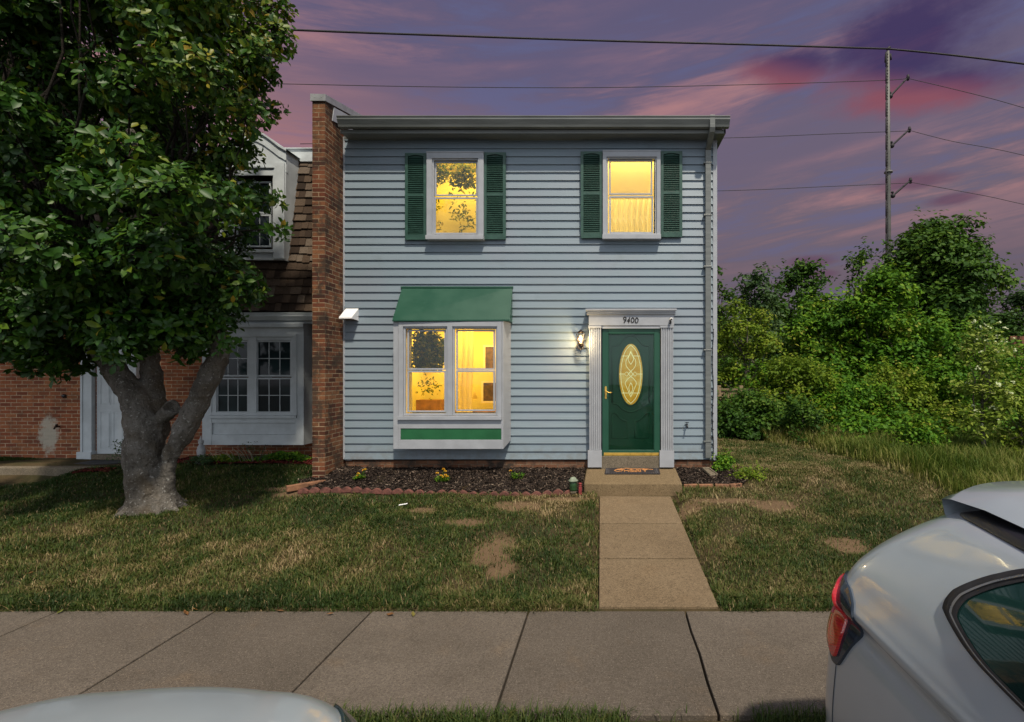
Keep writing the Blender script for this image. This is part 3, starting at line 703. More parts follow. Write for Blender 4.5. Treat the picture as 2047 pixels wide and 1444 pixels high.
def reflected_leaves(px0, px1, py0, py1, d0, d1, n, leaf, seed, name='foliage', mat=None, dens=None):  # leaf clusters added to imitate tree reflections in the panes
    r = np.random.default_rng(seed); d = r.uniform(d0, d1, n); px = r.uniform(px0, px1, n); py = r.uniform(py0, py1, n)
    if dens is not None: k = dens(px, py, r); d, px, py = d[k], px[k], py[k]
    c = np.stack([(px-VX)*d/F, d-DC, HC-(py-VY)*d/F], -1)
    return leafcloud(name, c, np.tile([0, -.8, .4], (len(c), 1)), r.uniform(.7, 1.3, len(c))*leaf, mat or LM_refl, np.clip(r.normal(.5, .25, len(c)), 0, 1), house, .42, r=r)
LM_ = None
LM_refl = m_leaf('reflected_leaf', [(0, (.02, .05, .004)), (.5, (.08, .12, .008)), (.8, (.35, .28, .02)), (1, (.6, .42, .04))], .5, .45, .3)
o0, o1, o2 = OPEN
room(*o0, .0, .9, 27, col=(1, .66, .12)); room(*o1, .0, .9, 36, col=(1, .84, .50)); room(*o2, .0, 1.25, 56, mx=.25, col=(1, .61, .09))
fab = M('sheer_curtain'); fx, fy, fz = fab.sep()
fab.set((.80, .70, .46), .9); tr_ = fab.nd('ShaderNodeBsdfTranslucent'); tr_.inputs[0].default_value = (.84, .74, .46, 1); mx_ = fab.nd('ShaderNodeMixShader'); mx_.inputs[0].default_value = .55
fab.L.new(fab.b.outputs[0], mx_.inputs[1]); fab.L.new(tr_.outputs[0], mx_.inputs[2]); fab.L.new(mx_.outputs[0], fab.out.inputs[0]); FAB = fab.m
def curtain(xa, xb, za, zb_, y, amp=.018, folds=7, name='curtain', seed=0, sag=0.0):
    mb = MB(); n = folds*10; G = []
    for i in range(n+1):
        t = i/n; x = xa+(xb-xa)*t; G.append([(x+.012*math.sin(z_*5+seed), y+amp*math.sin(t*folds*2*math.pi+seed+.6*math.sin(z_*4))*(1+.3*math.sin(t*9+seed)), za+(zb_-za)*z_) for z_ in np.linspace(0, 1, 12)])
    mb.grid(G); mb.build(name, FAB, house)
# upper left room: leaves standing in for reflected trees against a bright wall, half blind below
reflected_leaves(866, 958, 320, 392, 8.46, 8.62, 1300, .09, 3, dens=lambda a, b, r: (np.hypot((a-925)/34, (b-352)/26) < r.uniform(.3, 1.25, a.shape)) | (np.hypot((a-878)/18, (b-340)/30) < r.uniform(.3, 1.2, a.shape)))
reflected_leaves(864, 958, 385, 470, 9.0, 9.16, 500, .075, 4, dens=lambda a, b, r: r.random(a.shape) < np.clip(vnoise(a, b, .06, 5)*1.8-.5, 0, 1))
# upper right room: pale blind above, rippled curtain below
mb = MB(); mb.box(o1[0]-.03, o1[1]+.03, .10, .104, Z(392, 8.3), o1[3]+.02); mb.build('blind', FAB, house)
curtain(o1[0]-.05, o1[1]+.05, o1[2]-.05, Z(388, 8.3), .16, .020, 9, seed=2)
# bay: leaves for reflected trees behind the left panes, curtains at the sides, framed pictures on the wall
reflected_leaves(824, 893, 655, 742, 8.10, 8.30, 2000, .08, 6, dens=lambda a, b, r: (a > 826+3*np.sin(b)) & (r.random(a.shape) < np.clip(1.2-np.hypot((a-852)/44, (b-706)/46)**3, 0, 1)))
reflected_leaves(828, 885, 745, 812, 8.9, 9.2, 260, .06, 8, dens=lambda a, b, r: np.hypot((a-855)/26, (b-775)/24) < r.uniform(.3, 1.2, a.shape))
curtain(X(802, 8.09), X(822.5, 8.09), o2[2]-.1, o2[3]+.05, Y(8.09), .012, 2, seed=1)
curtain(X(912, 8.35), X(944, 8.35), o2[2]-.1, o2[3]+.1, Y(8.42), .02, 3, seed=4)
FW = simple('frame_white', (.78, .72, .60), .5, .1, 5); FD = simple('picture_dark', (.10, .06, .02), .6, .5, 14)
for (a0, a1, b0, b1, dd2) in ((966, 992, 690, 742, 9.2), (962, 996, 762, 806, 9.3), (838, 862, 690, 730, 9.45)):
    mb = MB(); mb.frame(X(a0, dd2), X(a1, dd2), Z(b1, dd2), Z(b0, dd2), .035, Y(dd2), Y(dd2)+.03); mb.build('picture_frame', FW, house)
    mb = MB(); mb.box(X(a0, dd2)+.034, X(a1, dd2)-.034, Y(dd2)+.015, Y(dd2)+.02, Z(b1, dd2)+.034, Z(b0, dd2)-.034); mb.build('picture', FD, house)
mb = MB(); xl_, zl_ = X(935, 9.1), Z(800, 9.1); mb.lathe([(.08, 0), (.05, .02), (.02, .06), (.05, .14), (.015, .24), (.015, .30)], (xl_, Y(9.1), zl_-.25), 14); mb.lathe([(.17, 0), (.10, .20)], (xl_, Y(9.1), zl_+.02), 18); mb.build('table_lamp', FAB, house)
mb = MB(); mb.box(X(905, 9.2), X(990, 9.2), Y(9.05), Y(9.5), Z(822, 9.1)-.05, Z(822, 9.1)); mb.box(X(815, 9.2), X(880, 9.2), Y(9.2), Y(9.45), Z(845, 9.2), Z(800, 9.2)); mb.build('furniture', simple('furniture_wood', (.30, .14, .04), .5, .3, 6), house)
# awning
mb = MB(); A = [at(784, 640, 7.95), at(1018.5, 639, 7.99), (X(1025, W0), -.022, Z(575, W0)), (X(805, W0), -.022, Z(575, W0))]
mb.add([A[0], A[1], A[2], A[3], (A[0][0], A[0][1], A[0][2]-.022), (A[1][0], A[1][1], A[1][2]-.022), (A[2][0], -.022, A[1][2]-.022), (A[3][0], -.022, A[0][2]-.022)],
       [(0,1,2,3), (4,7,6,5), (0,4,5,1), (1,5,6,2), (3,2,6,7), (0,3,7,4)])
mb.box(X(803, W0), X(1026.5, W0), -.045, -.02, Z(577, W0), Z(573.5, W0))
mb.build('awning', MAT['green'], house, bevel=.004)

# ---- front door
dd = 8.245
mb = MB(); xa, xb, za, zb_ = X(1204, dd), X(1319.5, dd), Z(912, dd), Z(657, dd)
gxa, gxb, gza, gzb = X(1216, dd), X(1308, dd), Z(900.8, dd), Z(667.6, dd)
mb.box(xa, gxa, Y(dd), Y(dd)+.03, za, zb_); mb.box(gxb, xb, Y(dd), Y(dd)+.03, za, zb_)
mb.box(gxa, gxb, Y(dd)+.0005, Y(dd)+.03, gzb, zb_); mb.box(gxa, gxb, Y(dd)+.0005, Y(dd)+.03, za, gza)
mb.frame(gxa, gxb, gza, gzb, .010, Y(dd)+.008, Y(dd)+.026)
door = mb.build('storm_door', MAT['green'], house, bevel=.004)
mb = MB(); mb.box(gxa+.006, gxb-.006, Y(dd)+.012, Y(dd)+.015, gza+.006, gzb-.006); sub(mb.build('glass', MAT['clear']), door)
mb = MB(); mb.box(X(1207, dd), X(1317, dd), Y(dd)-.006, Y(dd)-.0005, Z(911, dd), Z(905.3, dd)); sub(mb.build('kick_plate', MAT['brass'], bevel=.002), door)
mb = MB(); hx = X(1211, dd); hz = Z(785, dd); n = 12
mb.prism([(hx+.016*math.cos(2*math.pi*k/n), Y(dd)-.008, hz+(.085 if math.sin(2*math.pi*k/n) > 0 else -.085)+.018*math.sin(2*math.pi*k/n)) for k in range(n)], (0, .0075, 0))
mb.tube([(hx, Y(dd)-.004, hz+.02), (hx, Y(dd)-.04, hz+.02), (hx+.012, Y(dd)-.05, hz+.018), (hx+.045, Y(dd)-.052, hz+.002), (hx+.075, Y(dd)-.05, hz), (hx+.10, Y(dd)-.047, hz+.004)], [.009, .009, .009, .007, .007, .006], 8)
sub(mb.build('handle', MAT['brass'], recalc=True), door)
# inner door
di = 8.305
mb = MB(); mb.box(gxa-.05, gxb+.05, Y(di), -.02, za, zb_-.01)
cx_, cz_ = X(1261, di), Z(748.5, di); rx, rz = 23.2*di/F, 60.5*di/F
def ring(c, r0x, r0z, r1x, r1z, y0, y1, n=56):
    P = []
    for k in range(n):
        a = 2*math.pi*k/n; ca, sa = math.cos(a), math.sin(a)
        P.append([(c[0]+r0x*ca, y1, c[1]+r0z*sa), (c[0]+r0x*ca, y0, c[1]+r0z*sa), (c[0]+(r0x+r1x)/2*ca, y0-.004, c[1]+(r0z+r1z)/2*sa), (c[0]+r1x*ca, y0, c[1]+r1z*sa), (c[0]+r1x*ca, y1, c[1]+r1z*sa)])
    P.append(P[0]); return P
mb.grid(ring((cx_, cz_), rx+.002, rz+.002, rx+.03, rz+.032, Y(di)-.012, Y(di)+.001))
def mould(pts, r=.016): mb.tube([(X(a, di), Y(di)-.001, Z(b, di)) for a, b in pts], r, 6)
def curve(pts, k=8):
    out = []
    P = [pts[0]]+pts+[pts[-1]]
    for i in range(1, len(P)-2):
        for j in range(k):
            t = j/k; q = []
            for c in (0, 1):
                p0, p1, p2, p3 = P[i-1][c], P[i][c], P[i+1][c], P[i+2][c]
                q.append(.5*((2*p1)+(-p0+p2)*t+(2*p0-5*p1+4*p2-p3)*t*t+(-p0+3*p1-3*p2+p3)*t**3))
            out.append(tuple(q))
    out.append(pts[-1]); return out
mould([(1224, 806), (1224, 693)]+curve([(1224, 692), (1236, 690), (1244, 682), (1252, 674), (1261, 671), (1270, 674), (1278, 682), (1286, 690), (1298, 692)])+[(1298, 693), (1298, 806)])
mould(curve([(1224, 807), (1234, 809), (1243, 817), (1252, 822), (1261, 824), (1270, 822), (1279, 817), (1288, 809), (1298, 807)]))
for s in (-1, 1):
    mould([(1261+s*8, 842), (1261+s*8, 875.5), (1261+s*37, 875.5), (1261+s*37, 826)]+curve([(1261+s*37, 826), (1261+s*30, 827), (1261+s*22, 836), (1261+s*14, 841), (1261+s*8, 842)]))
idoor = mb.build('inner_door', simple('inner_door_green', (.022, .13, .075), .35, .08, 3), house)
mb = MB(); n = 48
mb.prism([(cx_+(rx+.004)*math.cos(2*math.pi*k/n), Y(di)-.006, cz_+(rz+.004)*math.sin(2*math.pi*k/n)) for k in range(n)], (0, .006, 0))
LO = m_lit('lit_oval_glass', [(0, (.55, .20, .008)), (.5, (.80, .38, .03)), (1, (1.0, .70, .26))], 6, .85, 4.0, 4)
sub(mb.build('oval_glass', LO), idoor)
cm_ = M('came_glow'); cm_.set((.8, .75, .6), .2, em=(1, .85, .50), es=.75); cm = cm_.m;  # came strips emit, standing in for light on their backlit edges
mb = MB()
def came(pts, r=.0048): mb.tube([(X(a, di-.01), Y(di)-.009, Z(b, di-.01)) for a, b in pts], r, 5)
for s in (-1, 1):
    came(curve([(1261, 690), (1261+s*11, 703), (1261+s*18, 726), (1261+s*20, 748), (1261+s*18, 771), (1261+s*11, 794), (1261, 807)]))
    came(curve([(1261, 703), (1261+s*4, 712), (1261+s*5, 720), (1261, 729)]))
    came(curve([(1261, 703), (1261+s*3, 711), (1261+s*9, 720), (1261+s*9, 732), (1261, 743), (1261-s*4, 748), (1261, 753), (1261+s*6, 758), (1261+s*11, 766), (1261+s*8, 775), (1261, 794)]))
    came([(1261+s*4, 748), (1261+s*8, 743.5), (1261+s*13, 748), (1261+s*8, 752.5), (1261+s*4, 748)]); came([(1261+s*13, 748), (1261+s*23, 748)])
    came([(1261+s*4, 712), (1261+s*18, 712)]); came([(1261+s*4, 786), (1261+s*18, 786)])
    came(curve([(1261, 765), (1261+s*4, 776), (1261, 788)]))
sub(mb.build('came', cm), idoor)
# surround
dp = 8.20
for (a, b) in ((1178, 1201.5), (1321.5, 1346)):
    mb = MB()
    x0_, x1_ = X(a, dp), X(b, dp); z0_, z1_ = Z(901, dp), Z(656, dp); nf = 5; w = (x1_-x0_)/(nf*2+1)
    mb.box(x0_, x1_, Y(dp)+.016, -.02, z0_, z1_)
    for k in range(nf+1): mb.box(x0_+k*2*w, x0_+(k*2+1)*w, Y(dp), Y(dp)+.0155, z0_+.001, z1_-.001)
    mb.box(X(a-3, dp), X(b+1.5, dp), Y(dp)-.012, -.02, Z(934.5, dp), z0_-.001)
    mb.box(X(a-2, dp), X(b+1, dp), Y(dp)-.008, -.02, z1_+.001, Z(651.5, dp))
    mb.build('pilaster', MAT['white'], house, bevel=.003)
mb = MB()
mb.box(X(1177, dp), X(1347.5, dp), Y(dp)-.004, -.02, Z(651, dp), Z(629, dp))
for i, (a, yy, z0_, z1_) in enumerate(((4.5, -.03, 629, 626), (3.5, -.045, 626, 622), (6, -.07, 622, 618.4))):
    mb.box(X(1177-a, dp), X(1347.5+a-1.5, dp), Y(dp)+yy, -.02, Z(z0_, dp)+.001, Z(z1_, dp))
mb.box(X(1203, dp), X(1320.5, dp), Y(dp)+.01, -.02, Z(657, dp), Z(651.5, dp)-.001)
mb.build('door_header', MAT['white'], house, bevel=.003)
mb = MB(); mb.box(X(1201, 8.22), X(1321.5, 8.22), Y(8.22), -.02, .46, Z(912.3, 8.22)); mb.build('threshold', MAT['sill'], house, bevel=.006)
# house number, drawn as strokes
nm = simple('black_numerals', (.006, .007, .009), .4, .1, 9)
def stroke(mb, pts, r, d, cx0, cy0, sc): mb.tube([(X(cx0+a*sc, d), Y(d), Z(cy0+b*sc, d)) for a, b in pts], r, 6)
def ellipse(cx, cy, rx, ry, sl, n=20): return [(cx+rx*math.cos(2*math.pi*k/n)-sl*ry*math.sin(2*math.pi*k/n), cy+ry*math.sin(2*math.pi*k/n)) for k in range(n+1)]
sc = 70/2047; ox, oy = 1230, 625; dn = dp-.008
for pts_list in ([ellipse(558, 345, 72, 88, .06), [(632, 330), (622, 420), (580, 500), (505, 595)]],
                 [[(840, 265), (835, 330), (790, 400), (705, 490), (770, 495), (860, 480)], [(845, 400), (810, 500), (775, 600)]],
                 [ellipse(1012, 445, 82, 145, .10)], [ellipse(1250, 455, 82, 150, .10)]):
    mb = MB()
    for p in pts_list: stroke(mb, p, .0085, dn, ox, oy, sc)
    mb.build('house_number', nm, house)

# ================================================================ PARTY WALL PILLAR
pw = empty('party_wall', 'brown brick fire wall between both houses, topped by grey metal coping', 'brick wall', (X(637, 7.81), Y(7.81), .5))
mb = MB(); pxa, pxb = X(624.3, 7.81), X(649.5, 7.81); zt0 = Z(203, 7.81); sl = .225; Lb = 3.9
def pbox(xa, xb, da, dbk, z0, za, zb_): mb.add([(xa,Y(da),z0),(xb,Y(da),z0),(xb,Y(dbk),z0),(xa,Y(dbk),z0),(xa,Y(da),za),(xb,Y(da),za),(xb,Y(dbk),zb_),(xa,Y(dbk),zb_)], [(0,3,2,1),(4,5,6,7),(0,1,5,4),(1,2,6,5),(2,3,7,6),(3,0,4,7)])
pbox(pxa, pxb, 7.81, 12.2, .2, zt0, zt0+sl*4.39); pbox(pxa, pxb, 12.2, 16.3, .2, zt0+sl*4.39, zt0)
mb.build('brickwork', MAT['brick_p'], pw)
mb = MB(); pbox(pxa-.02, pxb+.018, 7.79, 12.2, zt0, zt0+.105, zt0+.105+sl*4.4)
v = mb.v[-8:]; 
mb = MB(); xa_, xb_ = pxa-.02, pxb+.02
for (d0_, d1_, z0_, z1_) in ((7.785, 12.2, zt0, zt0+sl*4.4), (12.2, 16.35, zt0+sl*4.4, zt0)):
    mb.add([(xa_,Y(d0_),z0_-.004),(xb_,Y(d0_),z0_-.004),(xb_,Y(d1_),z1_-.004),(xa_,Y(d1_),z1_-.004),(xa_,Y(d0_),z0_+.105),(xb_,Y(d0_),z0_+.10),(xb_,Y(d1_),z1_+.10),(xa_,Y(d1_),z1_+.105)], [(0,3,2,1),(4,5,6,7),(0,1,5,4),(1,2,6,5),(2,3,7,6),(3,0,4,7)])
for k in (.3, .75): mb.box(xa_+(xb_-xa_)*k-.006, xa_+(xb_-xa_)*k+.006, Y(7.78), Y(7.785), zt0+.045, zt0+.057)
mb.build('coping', MAT['coping'], pw, bevel=.003)
mb = MB(); mb.add([(pxb+.004, Y(8.0), zt0-.20), (pxb+.004, Y(12.2), zt0+.6), (pxb+.004, Y(12.2), zt0+sl*4.39-.02), (pxb+.004, Y(8.05), zt0+.03), (pxb+.016, Y(8.0), zt0-.20), (pxb+.016, Y(12.2), zt0+.6), (pxb+.016, Y(12.2), zt0+sl*4.39-.02), (pxb+.016, Y(8.05), zt0+.03)], [(0,1,2,3), (7,6,5,4), (0,3,7,4)])
mb.build('flashing', MAT['white'], pw)
# ================================================================ NEIGHBOUR HOUSE
dw = 9.35
nb = empty('neighbour_house', 'neighbouring brick house with brown shingled mansard roof and white dormer, behind the big tree', 'house', (X(300, dw), Y(dw), .45))
NW = MAT['neigh_white']
mb = MB(); mb.box(-17, X(640, dw), Y(dw), Y(dw)+6.5, .2, 3.3); mb.build('brick_wall', MAT['brick_n'], nb)
# mansard: rows of separate shingles lying on a steep slope
m_ = M('roof_shingles'); t = m_.tint(); fn = m_.noise(45, 4, .7)
c = m_.cramp(t, [(0, (.030, .020, .014)), (.4, (.060, .040, .028)), (.75, (.100, .068, .046)), (1, (.165, .13, .10))])
c = m_.mix(m_.mth('MULTIPLY', m_.ramp(fn, .45, .7), .5), c, (.03, .022, .017)); m_.bump(fn, .5, .01)
SH = m_.set(c, .9, spec=.2)
mb = MB(); s0 = (Y(9.02), Z(622, 9.02)); s1 = (Y(9.42), Z(318, 9.42)); rows = 19
mb.cur = .1
mb.prism([(-17, s0[0]+.03, s0[1]), (-17, s1[0]+.03, s1[1]), (-17, s1[0]+5.2, s1[1]), (-17, s1[0]+5.5, s0[1])], (17+X(640, dw), 0, 0))
vx = Vector((0, s1[0]-s0[0], s1[1]-s0[1])); ln = vx.length; vx.normalize(); nrm = Vector((0, -vx.z, vx.y))
for r_ in range(rows):
    a = ln*r_/rows; b = ln*(r_+1.12)/rows
    x = -12.5+random.uniform(0, .2)
    while x < X(640, dw):
        w = random.uniform(.10, .22); th = random.uniform(.014, .030); q = random.uniform(-.012, .006) if random.random() < .6 else -.03*random.random()
        p0 = Vector((0, s0[0], s0[1]))+vx*(a+q); p1 = Vector((0, s0[0], s0[1]))+vx*min(b, ln); tn = random.random()
        lo, hi = p0+nrm*(th+.012), p1+nrm*.006
        mb.add([(x+.002, lo.y, lo.z), (x+w-.002, lo.y, lo.z), (x+w-.002, hi.y, hi.z), (x+.002, hi.y, hi.z), (x+.002, p0.y, p0.z), (x+w-.002, p0.y, p0.z)], [(0,1,2,3), (4,5,1,0), (4,0,3), (5,2,1)], tn)
        x += w
mb.build('mansard_roof', SH, nb)
mb = MB(); dt = 9.36
mb.box(-17, X(640, dw), Y(dt), Y(dt)+.6, Z(323, dt), Z(299, dt)); mb.box(-17, X(640, dw), Y(dt)-.03, Y(dt)+.7, Z(299, dt)+.001, Z(296.5, dt))
mb.build('roof_fascia', NW, nb, bevel=.004)
mb = MB(); de = 8.86; zt, zm = Z(625, de), Z(640, de)
mb.prism([(-17, Y(de)+a, b) for a, b in ((0, zt), (0, zt-.015), (.012, zt-.025), (.012, zt-.06), (.05, zm), (.13, zm), (.13, zt), (.122, zt), (.122, zm+.01), (.055, zm+.01), (.02, zt-.03), (.012, zt))], (17+X(640, de), 0, 0))
mb.build('gutter', NW, nb, recalc=True)
mb = MB(); mb.box(-17, X(640, de), Y(8.99), Y(dw)-.001, zm-.02, zm); mb.box(-17, X(640, de), Y(8.98), Y(9.0), zm-.05, zt); mb.build('soffit', NW, nb)
# dormer
dd_ = 9.0
mb = MB(); pk = (503, 260)
fl = lambda px, py, d=dd_: (X(px, d), Y(d), Z(py, d))
arc = [(572, 302), (556, 293), (541, 281), (527, 271), (514, 264), (503, 261), (492, 264), (479, 271), (465, 281), (450, 293), (434, 302)]
outer = [fl(*p) for p in arc]+[fl(437, 520), fl(568, 520)]
# front wall pieces round the window opening 470..545 x 345..506
def pf(pts, d0=dd_, th=.06): mb.prism([fl(a, b, d0) for a, b in pts], (0, th, 0))
pf([(434, 302)]+arc[::-1][1:-1]+[(572, 302), (572, 345), (434, 345)])
pf([(434, 345.2), (470, 345.2), (470, 520), (437, 520)]); pf([(545, 345.2), (571.5, 345.2), (568, 520), (545, 520)]); pf([(470.2, 506), (544.8, 506), (544.8, 520), (470.2, 520)])
mb.add([fl(572, 302), fl(568, 520), (X(568, dd_), Y(9.9), Z(520, dd_)), (X(572, dd_), Y(9.9), Z(302, dd_))], [(0,1,2,3)]); mb.add([fl(434, 302), fl(437, 520), (X(437, dd_), Y(9.9), Z(520, dd_)), (X(434, dd_), Y(9.9), Z(302, dd_))], [(0,3,2,1)])
dm = mb.build('dormer', NW, nb, bevel=.003)
def sub2(o, p): o.parent = p; o.matrix_parent_inverse = Matrix.Identity(4); return o
mb = MB()
for i in range(len(arc)-1):
    a, b = arc[i], arc[i+1]; h = 3
    A_, B_ = fl(*a, d=dd_-.05), fl(*b, d=dd_-.05)
    A_ = (A_[0]*1.006 if False else A_[0], A_[1], A_[2]); 
    up = .035
    mb.add([A_, B_, (B_[0], Y(9.9), B_[2]), (A_[0], Y(9.9), A_[2]), (A_[0], A_[1], A_[2]+up), (B_[0], B_[1], B_[2]+up), (B_[0], Y(9.9), B_[2]+up), (A_[0], Y(9.9), A_[2]+up)], [(3,2,1,0),(4,5,6,7),(0,1,5,4)])
    # curved barge board
    A2, B2 = fl(*a, d=dd_-.02), fl(*b, d=dd_-.02)
    mb.add([(A2[0], A2[1], A2[2]-.17), (B2[0], B2[1], B2[2]-.17), B2, A2, (A2[0], Y(dd_)-.001, A2[2]-.17), (B2[0], Y(dd_)-.001, B2[2]-.17)], [(0,1,2,3), (4,5,1,0)])
sub2(mb.build('dormer_roof', NW), dm)
mb = MB(); mb.box(X(548, dd_), X(570, dd_), Y(dd_-.03), Y(dd_)-.001, Z(518, dd_), Z(326, dd_)); mb.box(X(464, dd_), X(549, dd_), Y(dd_-.025), Y(dd_)-.001, Z(352, dd_), Z(341, dd_))
mb.box(X(462, dd_), X(551, dd_), Y(dd_-.05), Y(dd_)-.001, Z(343, dd_)+.045, Z(343, dd_)+.07)
mb.box(X(470, dd_), X(550, dd_), Y(dd_-.05), Y(dd_)-.001, Z(506, dd_), Z(500, dd_)); sub2(mb.build('trim', NW, bevel=.003), dm)
def grid_window(parent, x0, x1, y0, y1, d, cols=3, rows=2, name='sash'):
    mb = MB(); w = .028; xa, xb, za, zb_ = X(x0, d)-w, X(x1, d)+w, Z(y1, d)-w, Z(y0, d)+w
    mb.frame(xa, xb, za, zb_, w, Y(d), Y(d)+.03)
    for i in range(1, cols): xx = X(x0+(x1-x0)*i/cols, d); mb.box(xx-.006, xx+.006, Y(d)+.014, Y(d)+.02, za+w, zb_-w)
    for i in range(1, rows): zz = Z(y0+(y1-y0)*i/rows, d); mb.box(xa+w, xb-w, Y(d)+.0145, Y(d)+.0195, zz-.006, zz+.006)
    sub2(mb.build(name, NW), parent)
    mb = MB(); mb.box(xa+w-.002, xb-w+.002, Y(d)+.021, Y(d)+.025, za+w-.002, zb_-w+.002); sub2(mb.build('pane', MAT['dark_glass']), parent)
grid_window(dm, 478, 538, 366, 424, 9.045); grid_window(dm, 478, 538, 432, 491, 9.03)
# bay window of the neighbour
dbn = 8.93
mb = MB(); y0 = Y(dbn); zb0 = Z(890, dbn)
def bx(a, b, c_, e, yy0=0.0, yy1=None): mb.box(X(a, dbn), X(b, dbn), y0+yy0, (Y(dw)-.002 if yy1 is None else yy1), Z(e, dbn), Z(c_, dbn))
bx(404, 607, 645, 672); bx(404, 423, 672.2, 890); bx(590, 607, 672.2, 890); bx(423.2, 589.8, 832, 846, .002); bx(423.2, 589.8, 846.2, 869, .03); bx(423.2, 589.8, 869.2, 890, .002)
bx(423.2, 432, 672.2, 832); bx(582.5, 589.8, 672.2, 832); bx(496.5, 512.5, 672.2, 832); bx(432, 496.5, 826.5, 832); bx(512.5, 582.5, 826.5, 832); bx(432.2, 496.3, 672.2, 680, .01); bx(512.7, 582.3, 672.2, 680, .01)
nbay = mb.build('bay_window', NW, nb, bevel=.003)
mb = MB(); mb.box(X(418, dbn), X(594, dbn), y0-.04, y0-.0005, Z(836, dbn), Z(830.5, dbn)); mb.frame(X(418, dbn), X(594, dbn), Z(830, dbn), Z(668, dbn), .05, y0-.015, y0-.0005); mb.box(X(396, dbn), X(609, dbn), y0-.05, y0-.0005, Z(655, dbn), Z(647, dbn))
sub2(mb.build('trim', NW, bevel=.003), nbay)
for a, b in ((435, 494), (515, 580)):
    grid_window(nbay, a, b, 684, 750, dbn+.03); grid_window(nbay, a, b, 758.5, 823, dbn+.02)
# door
mb = MB(); dn_ = 9.30
mb.box(X(168, dn_), X(186, dn_), Y(dn_)-.03, Y(dw)-.001, Z(905, dn_), Z(672, dn_)); mb.box(X(159, dn_), X(188, dn_), Y(dn_)-.06, Y(dw)-.001, .44, Z(903, dn_)); mb.box(X(165, dn_), X(169, dn_), Y(dn_)-.045, Y(dw)-.001, Z(903, dn_), Z(672, dn_))
mb.box(X(253, dn_), X(275, dn_), Y(dn_)-.03, Y(dw)-.001, .44, Z(672, dn_)); mb.box(X(165, dn_), X(280, dn_), Y(dn_)-.05, Y(dw)-.001, Z(671.5, dn_), Z(650, dn_))
mb.build('door_surround', NW, nb, bevel=.004)
mb = MB(); xa, xb = X(190, dn_), X(252.5, dn_); za, zb_ = Z(908, dn_), Z(673, dn_); y = Y(9.33)
mb.box(xa, xb, y, Y(dw)-.001, za, zb_); w = xb-xa
for (pa, pb) in ((.04, .36), (.42, .66), (.72, .95)):
    for (qa, qb) in ((.12, .46), (.54, .88)):
        X0, X1, Z0, Z1 = xa+w*qa, xa+w*qb, za+(zb_-za)*pa, za+(zb_-za)*pb
        mb.frame(X0, X1, Z0, Z1, .012, y-.006, y-.0005); mb.box(X0+.03, X1-.03, y-.007, y-.0005, Z0+.03, Z1-.03)
nd_ = mb.build('door', NW, nb, bevel=.003)
mb = MB(); mb.ball((xb-.06, y-.05, za+1.0), .028, 8); mb.box(xb-.075, xb-.045, y-.02, y-.0005, za+.95, za+1.05); sub2(mb.build('handle', MAT['brass']), nd_)
mb = MB(); mb.box(X(188, dn_), X(253, dn_), Y(dn_)-.05, Y(dw)-.001, .44, za-.002); mb.build('door_sill', MAT['sill'], nb)
mb = MB(); mb.lathe([(0.001, 0), (.035, 0), (.035, .03), (.02, .04), (.001, .04)], (0, 0, 0), 12)
cp = mb.build('wall_vent_cap', MAT['dark'], nb); cp.location = (Vector((X(129.5, dw), Y(dw), Z(792, dw)))); cp.rotation_euler = (R(90), 0, 0)
mb = MB(); x_, z_ = X(119, dw), Z(853, dw); mb.tube([(x_, Y(dw), z_), (x_, Y(dw)-.08, z_), (x_, Y(dw)-.09, z_-.04)], .014, 8); mb.ball((x_, Y(dw)-.05, z_+.03), .022, 6)
tag(mb.build('spigot', MAT['bronze']), 'small dark spigot on the neighbouring brick wall, left of the white door', 'spigot')
mb = MB(); n = 22; cxm = X(200, 9.0)
mb.prism([(cxm+.62*math.cos(math.pi+math.pi*k/n), Y(9.22)+.42*math.sin(math.pi+math.pi*k/n), .452) for k in range(n+1)], (0, 0, .014))
tag(mb.build('doormat', MAT['rubber']), 'black half round doormat before the neighbouring white door', 'doormat')

# ================================================================ SMALL THINGS ON OUR HOUSE
# wall lantern
lx, ly = X(1161, 8.2), Y(8.19)
lan = empty('wall_lantern', 'lit dark bronze wall lantern on the pale siding left of the green door', 'lantern', (lx, -.02, Z(690, 8.2)))
zc = Z(672, 8.2)
mb = MB()
mb.lathe([(.001, 0), (.034, 0), (.036, .008), (.001, .008)], (0, 0, 0), 14)
bp_ = mb.build('back_plate', MAT['bronze'], None); bp_.parent = lan; bp_.location = (0, 0, 0); bp_.rotation_euler = (R(90), 0, 0)
mb = MB(); zb_ = Z(687, 8.2); pts = [(lx, -.03, zb_-.03)]
for k in range(9): a = R(-20-200*k/8); pts.append((lx, -.08-.0+.055*math.cos(a)*1.0, zb_-.04+.045*math.sin(a)))
mb.tube([(lx, -.02, zb_-.02), (lx, -.05, zb_-.065), (lx, -.10, zb_-.075), (lx, ly-.0, zb_-.045), (lx, ly, zb_)], .008, 8)
for s in (-1, 1): mb.tube([(lx+s*.024, ly, zb_+.005), (lx+s*.048, ly, zb_-.02), (lx+s*.05, ly, zb_-.055), (lx+s*.03, ly, zb_-.085), (lx, ly, zb_-.095)], .007, 7)
mb.ball((lx, ly, zb_-.1), .012, 6)
r0, r1, zh = .040, .070, .155
for k in range(6):
    a = math.pi*k/3; mb.tube([(lx+r0*math.cos(a), ly+r0*math.sin(a), zb_), (lx+r1*math.cos(a), ly+r1*math.sin(a), zb_+zh)], .0055, 5)
mb.lathe([(.001, -.008), (r0+.008, -.008), (r0+.008, .004), (.001, .004)], (lx, ly, zb_), 6)
mb.build('cage', MAT['bronze'], lan)
